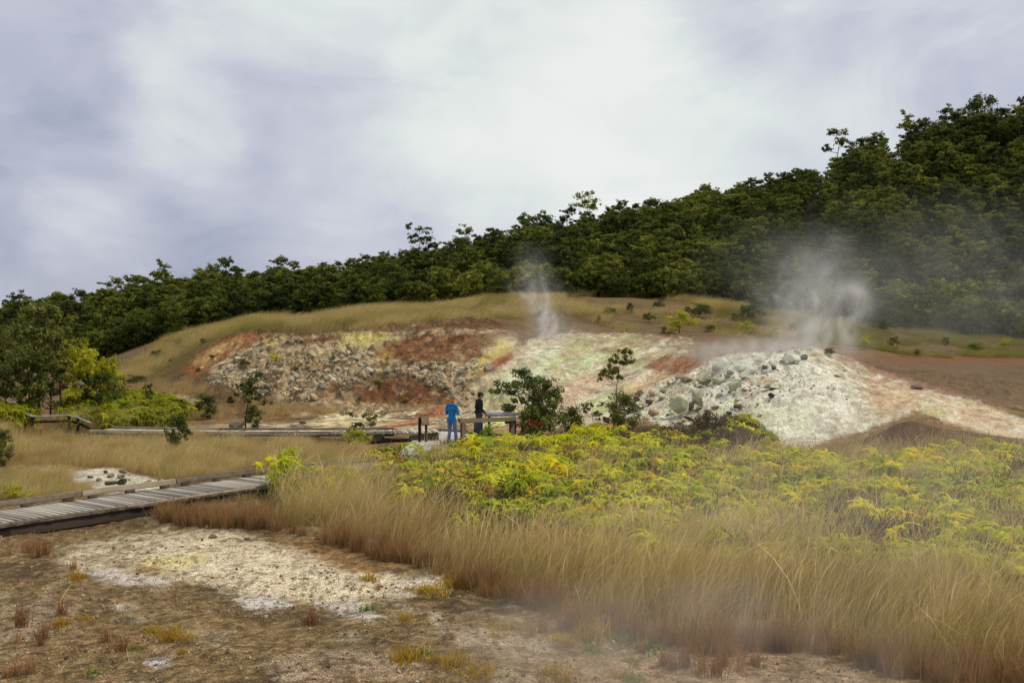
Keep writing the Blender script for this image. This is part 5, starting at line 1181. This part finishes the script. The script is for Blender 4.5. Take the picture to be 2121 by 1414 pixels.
def hand(wr, dirv, palmn, out_, curl=.5, s=1.0):
    """palm, four bent fingers of unequal length and a thumb from the side of the palm"""
    dirv = np.array(dirv, float); dirv /= np.linalg.norm(dirv); pn = np.array(palmn, float); pn -= dirv * (pn @ dirv); pn /= np.linalg.norm(pn); sd = np.cross(dirv, pn)
    wr = np.array(wr, float)
    for k in range(4): out_.append(([wr, wr + dirv * .045 + sd * (k - 1.5) * .013, wr + dirv * .085 + sd * (k - 1.5) * .02], [.016, .014, .011]))
    for k, ln in enumerate((.066, .078, .072, .056)):
        p = wr + dirv * .085 + sd * (k - 1.5) * .021; a1 = curl; d1 = dirv * math.cos(a1) + pn * math.sin(a1); d2 = dirv * math.cos(a1 * 2.1) + pn * math.sin(a1 * 2.1)
        out_.append(([p, p + d1 * ln * .5 * s, p + (d1 * .5 + d2 * .5) * ln * s], [.009, .0085, .007]))
    t0 = wr + dirv * .025 - sd * .03; td = dirv * .7 - sd * .55 + pn * .35; td /= np.linalg.norm(td)
    out_.append(([t0 + sd * .015, t0 + td * .03, t0 + td * .06 + pn * .012], [.012, .0105, .008]))
def person(label, loc, rz, H, female, leg_l, leg_r, arm_l, arm_r, head_turn, lean):
    """local frame: faces +Y, left is -X; joints given in metres for a 1.70 m figure"""
    e = empty('person', loc, rz); k = H / 1.70; e.scale = (k, k, k); tag(e, label, 'person')
    A = np.array
    hipw = .095 if female else .09; shw = .165 if female else .20
    pel = A([0, 0, .92]); chest = A([0, lean * .35, 1.28]); neck = A([0, lean * .6, 1.46]); hd = A([0, lean * .8 + .02, 1.60])
    ht = head_turn; R = np.array([[math.cos(ht), -math.sin(ht), 0], [math.sin(ht), math.cos(ht), 0], [0, 0, 1]]); HD = lambda x, y, z: hd + R @ A([x, y, z])
    body = []; 
    legs = [(leg_l, -1), (leg_r, 1)]; arms = [(arm_l, -1), (arm_r, 1)]
    for (kn, an, to), sg in legs:
        hp_ = A([sg * hipw, 0, .90]); kn, an, to = A(kn, float), A(an, float), A(to, float)
        body.append(([hp_, (hp_ + kn) / 2, kn, kn * .6 + an * .4, an], [.078, .066, .048, .05, .033]))
        body.append(([an + A([0, -.03, -.035]), (an + to) / 2 + A([0, 0, -.03]), to], [.035, .034, .024]))
    for (el, wr, pd), sg in arms:
        sh_ = A([sg * shw, chest[1] * .9 - .01, 1.40]); el, wr = A(el, float), A(wr, float)
        body.append(([neck + A([0, 0, -.06]), sh_ * .75 + chest * .25 + A([0, 0, .04]), sh_], [.05, .05, .046])); body.append(([sh_, (sh_ + el) / 2, el], [.045, .041, .034])); body.append(([el, el * .6 + wr * .4, wr], [.034, .033, .021]))
        hand(wr, wr - el, pd, body, .55)
    body.append(([pel, pel + A([0, 0, .12]), chest + A([0, 0, -.08]), chest, chest + A([0, 0, .1])], [.115, .10, .115, .125, .10]))
    body.append(([neck + A([0, -.01, -.08]), neck, hd + A([0, -.005, -.04])], [.058, .05, .05]))
    # head: cranium, jaw, nose, ears, brow
    bl = [(HD(0, -.012, .03), (.074, .092, .088)), (HD(0, .022, -.035), (.056, .062, .062)), (HD(0, .055, -.075), (.028, .026, .022)), (HD(-.078, -.005, -.005), (.012, .02, .03)), (HD(.078, -.005, -.005), (.012, .02, .03)), (HD(0, .070, .018), (.045, .018, .012)), (HD(0, .082, -.008), (.012, .018, .022)), (HD(0, .090, -.02), (.014, .016, .011))]
    if female: bl += [(A([-.062, .075, 1.27]), (.055, .05, .055)), (A([.062, .075, 1.27]), (.055, .05, .055))]
    bl += [(A([0, -.045, .93]), (.14 if female else .13, .09, .095))]
    fuse('body', body, M['skin'], e, .008, 3, bl)
    # eyes and mouth
    for s_ in (-1, 1):
        b = MB(); bm = bmesh.new(); bmesh.ops.create_icosphere(bm, subdivisions=2, radius=1.0); co = np.array([v.co[:] for v in bm.verts]) * A([.012, .007, .007]); co = (R @ co.T).T + HD(s_ * .029, .076, .002); b.add(co, [tuple(v.index for v in f.verts) for f in bm.faces]); bm.free(); b.build('eye', M['eye'], e, True)
    b = MB(); tube(b, [HD(-.02, .078, -.05), HD(0, .084, -.05), HD(.02, .078, -.05)], [.003, .005, .003], 6, caps=True); b.build('mouth', M['lips'], e, True)
    # trousers
    tr = []
    for (kn, an, to), sg in legs:
        hp_ = A([sg * hipw, -.005, .90]); kn, an = A(kn, float), A(an, float)
        lo = 0 if female else .022
        tr.append(([hp_, (hp_ + kn) / 2, kn, kn * .55 + an * .45, an + A([0, 0, .01])], [.098, .083 + lo * .5, .064 + lo, .062 + lo, .048 + lo]))
    tr.append(([A([0, 0, .9]), A([0, 0, 1.02])], [.125, .12])); 
    fuse('trousers', tr, M['blue_jeans' if female else 'grey_trousers'], e, .009, 3, [(A([0, -.045, .93]), (.160 if female else .150, .103, .105))])
    jk = []
    for (el, wr, pd), sg in arms:
        sh_ = A([sg * shw, chest[1] * .9 - .01, 1.40]); el, wr = A(el, float), A(wr, float); w2 = el * .06 + wr * .94
        jk.append(([neck + A([0, 0, -.07]), sh_ * .75 + chest * .25 + A([0, 0, .045]), sh_], [.066, .068, .064])); jk.append(([sh_, (sh_ + el) / 2, el], [.064, .06, .053])); jk.append(([el, el * .5 + w2 * .5, w2], [.053, .05, .038]))
    hem = .90 if female else .96
    jk.append(([A([0, -.005, hem]), A([0, -.005, 1.06]), chest + A([0, 0, -.08]), chest, chest + A([0, 0, .09])], [.142, .128, .138, .148, .118]))
    jk.append(([neck + A([0, -.01, -.06]), neck + A([0, -.012, .0])], [.072, .062]))
    bj = [(A([0, -.035, hem + .04]), (.178, .142, .10)), (chest + A([0, -.01, 0]), (.175 if female else .19, .135, .14))]
    if female: bj += [(A([-.062, .08, 1.27]), (.065, .06, .065)), (A([.062, .08, 1.27]), (.065, .06, .065)), (A([0, -.085, 1.43]), (.085, .05, .07))]
    fuse('jacket' if female else 'jersey', jk, M['blue_jacket' if female else 'black_jersey'], e, .009, 3, bj)
    for (kn, an, to), sg in legs:
        an, to = A(an, float), A(to, float)
        fuse('shoe', [([an + A([0, -.045, -.035]), (an + to) / 2 + A([0, 0, -.032]), to + A([0, .015, 0])], [.043, .043, .034]), ([an, an + A([0, 0, -.05])], [.04, .044])], M['shoe' if female else 'dark_shoe'], e, .008, 2)
    # hair and cap
    if female:
        fuse('hair', [([HD(0, -.06, .03), HD(0, -.095, -.05), HD(.0, -.10, -.15)], [.075, .05, .035]), ([HD(-.055, -.03, .0), HD(-.068, -.02, -.07), HD(-.06, .0, -.16)], [.035, .03, .018]), ([HD(.055, -.03, .0), HD(.068, -.02, -.07), HD(.07, .0, -.17)], [.035, .03, .018])], M['red_hair'], e, .008, 2, [(HD(0, -.025, .025), (.084, .09, .085))])
    else:
        fuse('hair', [([HD(0, -.07, .02), HD(0, -.08, -.04)], [.05, .035])], M['dark_hair'], e, .008, 2, [(HD(0, -.028, .03), (.083, .088, .085))])
    b = MB(); V = []; Fc = []; n = 16; rings = [(.0, 1.03), (.03, 1.0), (.06, .86), (.085, .55), (.094, .15)]
    for z_, s_ in rings:
        for q in range(n):
            a = 2 * PI * q / n; V.append(HD(.089 * s_ * math.cos(a), -.012 + .106 * s_ * math.sin(a), .045 + z_))
    for i in range(len(rings) - 1):
        for q in range(n): Fc.append((i * n + q, i * n + (q + 1) % n, (i + 1) * n + (q + 1) % n, (i + 1) * n + q))
    Fc.append(tuple((len(rings) - 1) * n + q for q in range(n))); b.add(V, Fc)
    cap = b.build('cap', M['grey_cap' if female else 'dark_cap'], e, True)
    b = MB(); V = []
    for zz in (0, .008):
        for i in range(3):
            for q in range(9):
                a = PI * (.12 + .76 * q / 8); rr = (1.0, 1.42, 1.78)[i]
                V.append(HD(.085 * math.cos(a) * (1 + .05 * i), -.012 + .10 * math.sin(a) * rr, .052 - .012 * i - zz))
    Fc = []
    for s_ in (0, 1):
        for i in range(2):
            for q in range(8):
                f = (s_ * 27 + i * 9 + q, s_ * 27 + i * 9 + q + 1, s_ * 27 + i * 9 + q + 10, s_ * 27 + i * 9 + q + 9); Fc.append(f if s_ else f[::-1])
    for q in range(8): Fc.append((18 + q, 19 + q, 46 + q, 45 + q))
    for i in range(2): Fc.append((i * 9, i * 9 + 9, i * 9 + 36, i * 9 + 27)); Fc.append((i * 9 + 8, i * 9 + 35, i * 9 + 44, i * 9 + 17))
    b.add(V, Fc); b.build('brim', M['grey_cap' if female else 'dark_cap'], cap, True)
    if female:
        b = MB()
        for a in (-.5, 0, .5, 1.0): tube(b, [HD(.091 * math.sin(a) * s2, -.012 - .108 * math.cos(a) * s2, .05 + z2) for z2, s2 in ((.0, 1.03), (.03, 1.0), (.06, .87), (.083, .58))], [.005] * 4, 4)
        b.build('stripe', M['cap_stripe'], cap)
    else:
        b = MB(); tube(b, [HD(-.06, .072, .004), HD(-.03, .088, .0), HD(0, .09, .004), HD(.03, .088, .0), HD(.06, .072, .004)], [.012, .018, .007, .018, .012], 8, caps=True, flat=.5)
        tube(b, [HD(-.06, .072, .006), HD(-.08, .0, .004)], [.003, .003], 5); tube(b, [HD(.06, .072, .006), HD(.08, .0, .004)], [.003, .003], 5)
        b.build('sunglasses', M['glasses'], e, True)
    return e
# the woman, seen from behind, arms bent before her
wx_, wy_ = xat(936, 35.5), 35.5
w_ = person('woman in a blue jacket, blue jeans and grey cap, red hair, seen from behind', (wx_, wy_, .012), -.45, 1.70, True,
       ((-.10, .03, .48), (-.13, -.06, .085), (-.15, .07, .03)), ((.12, .05, .49), (.11, .14, .085), (.12, .27, .03)),
       ((-.235, .02, 1.13), (-.11, .22, 1.16), (.3, -.2, .1)), ((.24, .02, 1.13), (.12, .24, 1.18), (-.3, -.2, .1)), -.30, .02)
b = MB(); box(b, (0, 0, 0), (.11, .02, .16), bev=.002)
o = b.build('paper_cup', M['white_paper'])
bpy.data.objects.remove(o)
b = MB(); tube(b, [(0, 0, -.05), (0, 0, .05)], [.028, .037], 16); tube(b, [(0, 0, .05), (0, 0, .058)], [.039, .038], 16)
o = b.build('paper_cup', M['white_paper'], None, True); R_ = Matrix.Rotation(-.45, 3, 'Z'); v = R_ @ Vector((.145, .325, 1.215)); o.location = (wx_ + v.x, wy_ + v.y, v.z)
tag(o, 'small white cup held before her by the woman in blue', 'cup')
mx_, my_ = xat(992, 38.0), 38.0
person('man in a black long-sleeved jersey, dark cap and sunglasses, looking down to the right', (mx_, my_, .012), -1.15, 1.72, False,
       ((-.10, .03, .48), (-.11, -.02, .085), (-.13, .12, .03)), ((.10, .03, .48), (.10, .02, .085), (.12, .16, .03)),
       ((-.25, -.02, 1.14), (-.20, .14, .94), (.4, .0, 0)), ((.25, -.02, 1.14), (.20, .16, .95), (-.4, .0, 0)), -.1, .07)

# ------------------------------------------------------------------ steam
def steam(name, label, size, loc, dens, build, rz=0, aniso=.2, col=(1, 1, 1), step=.35):
    """a rounded cloud volume; density falls to nothing before its hull"""
    bm = bmesh.new(); bmesh.ops.create_icosphere(bm, subdivisions=3, radius=1.0)
    for v in bm.verts: v.co = (v.co.x * size[0], v.co.y * size[1], v.co.z * size[2])
    me = bpy.data.meshes.new(name); bm.to_mesh(me); bm.free()
    o = link(bpy.data.objects.new(name, me)); o.location = loc; o.rotation_euler = (0, 0, rz)
    m = NT(name + '_air'); n = m.t.nodes; oc = m.obj()
    dv_ = m.n('ShaderNodeVectorMath'); dv_.operation = 'DIVIDE'; m.l(oc, dv_.inputs[0]); dv_.inputs[1].default_value = size
    d_ = build(m, oc, dv_.outputs[0])
    ln = m.n('ShaderNodeVectorMath'); ln.operation = 'LENGTH'; m.l(dv_.outputs[0], ln.inputs[0])
    mr = m.n('ShaderNodeMapRange'); mr.interpolation_type = 'SMOOTHSTEP'; m.l(ln.outputs['Value'], mr.inputs[0]); mr.inputs[1].default_value = .97; mr.inputs[2].default_value = .45; mr.inputs[3].default_value = 0; mr.inputs[4].default_value = 1
    dd = m.math('MULTIPLY', m.math('MULTIPLY', d_, mr.outputs[0]), dens)
    v = m.n('ShaderNodeVolumePrincipled'); v.inputs['Color'].default_value = (*col, 1); v.inputs['Anisotropy'].default_value = aniso; m.l(dd, v.inputs['Density'])
    m.l(v.outputs[0], m.out.inputs['Volume']); m.m.cycles.volume_step_rate = step
    me.materials.append(m.m); o['kind'] = 'stuff'; o['label'] = label; o['category'] = 'steam'
    return o
def wisps(scale, lo, hi, stretch=(1, 1, 1), dist=1.0):
    def f(m, oc, un):
        mp_ = m.n('ShaderNodeMapping'); mp_.inputs['Scale'].default_value = stretch; m.l(oc, mp_.inputs[0])
        nz = m.noise(scale, 4, .6, mp_.outputs[0], dist)
        mr = m.n('ShaderNodeMapRange'); m.l(nz, mr.inputs[0]); mr.interpolation_type = 'SMOOTHSTEP'; mr.inputs[1].default_value = lo; mr.inputs[2].default_value = hi
        return mr.outputs[0]
    return f
def plume(scale, lo, hi, x0, x1, w0, w1, stretch=(1, 1, .5)):
    """a column whose axis drifts from x0 (foot) to x1 (top) and widens; x in half-widths"""
    wz = wisps(scale, lo, hi, stretch, 1.2)
    def f(m, oc, un):
        nz = wz(m, oc, un); sp_ = m.n('ShaderNodeSeparateXYZ'); m.l(un, sp_.inputs[0]); x, y, z = sp_.outputs
        t = m.math('MULTIPLY_ADD', z, .5, .5)
        ax = m.math('MULTIPLY_ADD', t, x1 - x0, x0); nx = m.noise(.55, 3, .6, oc, .8); ax = m.math('ADD', ax, m.math('MULTIPLY', m.math('SUBTRACT', nx, .5), .8)); ax = m.math('ADD', ax, m.math('MULTIPLY', m.math('SINE', m.math('MULTIPLY', t, 6.0)), .06))
        wd = m.math('MULTIPLY_ADD', t, w1 - w0, w0)
        q = m.math('DIVIDE', m.math('SUBTRACT', x, ax), wd); yy = m.math('DIVIDE', y, m.math('MULTIPLY', wd, 1.2))
        rr = m.math('ADD', m.math('MULTIPLY', q, q), m.math('MULTIPLY', yy, yy))
        g = m.math('POWER', 2.718, m.math('MULTIPLY', rr, -1.6)); fade = m.math('MULTIPLY', m.math('POWER', m.math('SUBTRACT', 1.02, t), 1.3), 1.7)
        return m.math('MULTIPLY', m.math('MULTIPLY', g, fade), m.math('ADD', nz, .15))
    return f
def at(px_, y_, d_): return (xat(px_, d_), d_, zat(y_, d_))
steam('steam_plume', 'thin white steam plume rising over the bank in the middle', (4.6, 3.0, 5.2), at(1120, 636, 66), 1.7, plume(.75, .45, .68, .16, -.14, .18, .32, (1, 1, .6)))
steam('steam_plume', 'wide steam plume drifting up from the top of the white mound', (6.4, 4.0, 5.6), at(1668, 650, 51), .9, plume(.62, .44, .68, -.20, .30, .26, .46, (1, 1, .75)))
steam('steam_cloud', 'low steam hanging over the left shoulder of the white mound', (3.6, 2.4, 1.2), at(1540, 735, 46), .45, wisps(.7, .35, .8))
steam('steam_cloud', 'faint steam drifting over the forest foot at the right', (26, 12, 10), at(1960, 590, 84), .020, wisps(.10, .35, .75, (1, 1, 1)))
steam('steam_cloud', 'thin steam drifting over the tall grass at lower right', (7.5, 5.0, 2.4), (6.4, 14.0, 1.0), .055, wisps(.28, .30, .75), col=(1, .93, .84))
steam('steam_cloud', 'low ground steam in front of the grass at the bottom of the picture', (3.4, 2.6, 1.0), (1.9, 10.6, .35), .26, wisps(.5, .35, .75), col=(1, .93, .84))
steam('steam_cloud', 'faint steam over the middle sulphur slope', (4.5, 3.5, 2.2), at(1130, 715, 60), .07, wisps(.5, .35, .75))
SKY_BANKS = [(1200, 310, .04, .22, .30), (1500, 330, .03, .16, .16), (1020, 60, .05, .26, .12), (680, 40, .03, .2, .08), (160, 420, .02, .10, .38), (410, 240, .02, .10, .32),
             (330, 420, .03, .20, -.12), (0, 170, .05, .30, -.20), (1480, 120, .02, .09, -.26), (650, 400, .05, .18, -.14), (100, 570, .05, .24, -.24), (2000, 120, .08, .30, -.10), (560, 200, .03, .14, -.10)]
# ------------------------------------------------------------------ camera, sun, sky
cam = bpy.data.cameras.new('camera'); cam.sensor_width = 36; cam.lens = 36 * F / 2121; cam.clip_end = 1500; cam.clip_start = .1
co = link(bpy.data.objects.new('camera', cam)); co.location = (0, 0, CAMZ); co.rotation_euler = (PI / 2, 0, 0); SC.camera = co
SUN_EL, SUN_AZ = math.radians(58), math.radians(75)        # high on the right, veiled by thin cloud
sd = bpy.data.lights.new('sun', 'SUN'); sd.energy = 3.0; sd.angle = math.radians(7); sd.color = (1, .90, .74)
so = link(bpy.data.objects.new('sun', sd))
sv = Vector((math.sin(SUN_AZ) * math.cos(SUN_EL), math.cos(SUN_AZ) * math.cos(SUN_EL), math.sin(SUN_EL)))
so.rotation_euler = sv.to_track_quat('Z', 'Y').to_euler(); so.location = (0, 0, 60)

W = bpy.data.worlds.new('World'); SC.world = W; W.use_nodes = True; nt = W.node_tree; nt.nodes.clear()
w = NT.__new__(NT); w.t = nt
out = nt.nodes.new('ShaderNodeOutputWorld'); bgc = nt.nodes.new('ShaderNodeBackground'); bgs = nt.nodes.new('ShaderNodeBackground')
sky = nt.nodes.new('ShaderNodeTexSky'); sky.sky_type = 'NISHITA'; sky.sun_disc = False; sky.sun_elevation = SUN_EL; sky.sun_rotation = SUN_AZ
nt.links.new(sky.outputs[0], bgs.inputs[0]); bgs.inputs[1].default_value = .08
dirv = nt.nodes.new('ShaderNodeTexCoord').outputs['Generated']
nrm = nt.nodes.new('ShaderNodeVectorMath'); nrm.operation = 'NORMALIZE'; nt.links.new(dirv, nrm.inputs[0]); dv = nrm.outputs[0]
mp = nt.nodes.new('ShaderNodeMapping'); mp.inputs['Scale'].default_value = (1, 1, 1.9); nt.links.new(dv, mp.inputs[0])
nbig = w.noise(2.1, 6, .52, mp.outputs[0], .35); nmid = w.noise(5.5, 7, .55, mp.outputs[0], .6); nfin = w.noise(14, 6, .6, mp.outputs[0], .3)
# bend the direction a little so that the cloud banks are not round
dn = nt.nodes.new('ShaderNodeTexNoise'); dn.inputs['Scale'].default_value = 4.0; dn.inputs['Detail'].default_value = 7; nt.links.new(mp.outputs[0], dn.inputs['Vector'])
sb = nt.nodes.new('ShaderNodeVectorMath'); sb.operation = 'SUBTRACT'; nt.links.new(dn.outputs['Color'], sb.inputs[0]); sb.inputs[1].default_value = (.5, .5, .5)
sc_ = nt.nodes.new('ShaderNodeVectorMath'); sc_.operation = 'SCALE'; nt.links.new(sb.outputs[0], sc_.inputs[0]); sc_.inputs['Scale'].default_value = .24
ad = nt.nodes.new('ShaderNodeVectorMath'); ad.operation = 'ADD'; nt.links.new(dv, ad.inputs[0]); nt.links.new(sc_.outputs[0], ad.inputs[1]); bent = ad.outputs[0]
def bank_(pxx, pyy, r_in, r_out, amp, src=None):
    v = Vector(((pxx - CX) / F, 1, -(pyy - CY) / F)).normalized()
    ds = nt.nodes.new('ShaderNodeVectorMath'); ds.operation = 'DISTANCE'; nt.links.new(src or bent, ds.inputs[0]); ds.inputs[1].default_value = v
    mr = nt.nodes.new('ShaderNodeMapRange'); mr.interpolation_type = 'SMOOTHSTEP'; nt.links.new(ds.outputs['Value'], mr.inputs[0])
    mr.inputs[1].default_value = r_out; mr.inputs[2].default_value = r_in; mr.inputs[3].default_value = 0; mr.inputs[4].default_value = amp
    return mr.outputs[0]
acc = w.math('ADD', w.math('MULTIPLY', w.math('SUBTRACT', nbig, .5), .28), w.math('MULTIPLY', w.math('SUBTRACT', nmid, .5), .85))
acc = w.math('ADD', acc, w.math('MULTIPLY', w.math('SUBTRACT', nfin, .5), .16))
acc = w.math('ADD', acc, .60)
for a in SKY_BANKS: acc = w.math('ADD', acc, bank_(*a))
cloud = w.ramp(acc, [(.0, L(152, 162, 186)), (.22, L(180, 184, 203)), (.45, L(203, 205, 219)), (.62, L(220, 224, 228)), (.8, L(234, 240, 236)), (1, L(246, 247, 244))])
nt.links.new(cloud, bgc.inputs[0]); bgc.inputs[1].default_value = 1.0
ms = nt.nodes.new('ShaderNodeMixShader'); ms.inputs[0].default_value = .12
nt.links.new(bgc.outputs[0], ms.inputs[1]); nt.links.new(bgs.outputs[0], ms.inputs[2]); nt.links.new(ms.outputs[0], out.inputs[0])

vs = SC.view_settings; vs.view_transform = 'Standard'; vs.look = 'None'; vs.exposure = 0; vs.gamma = 1; vs.use_curve_mapping = False
cy = SC.cycles; cy.max_bounces = 4; cy.diffuse_bounces = 1; cy.glossy_bounces = 1; cy.transmission_bounces = 2; cy.transparent_max_bounces = 8; cy.volume_bounces = 1
cy.caustics_reflective = False; cy.caustics_refractive = False; cy.sample_clamp_indirect = 4
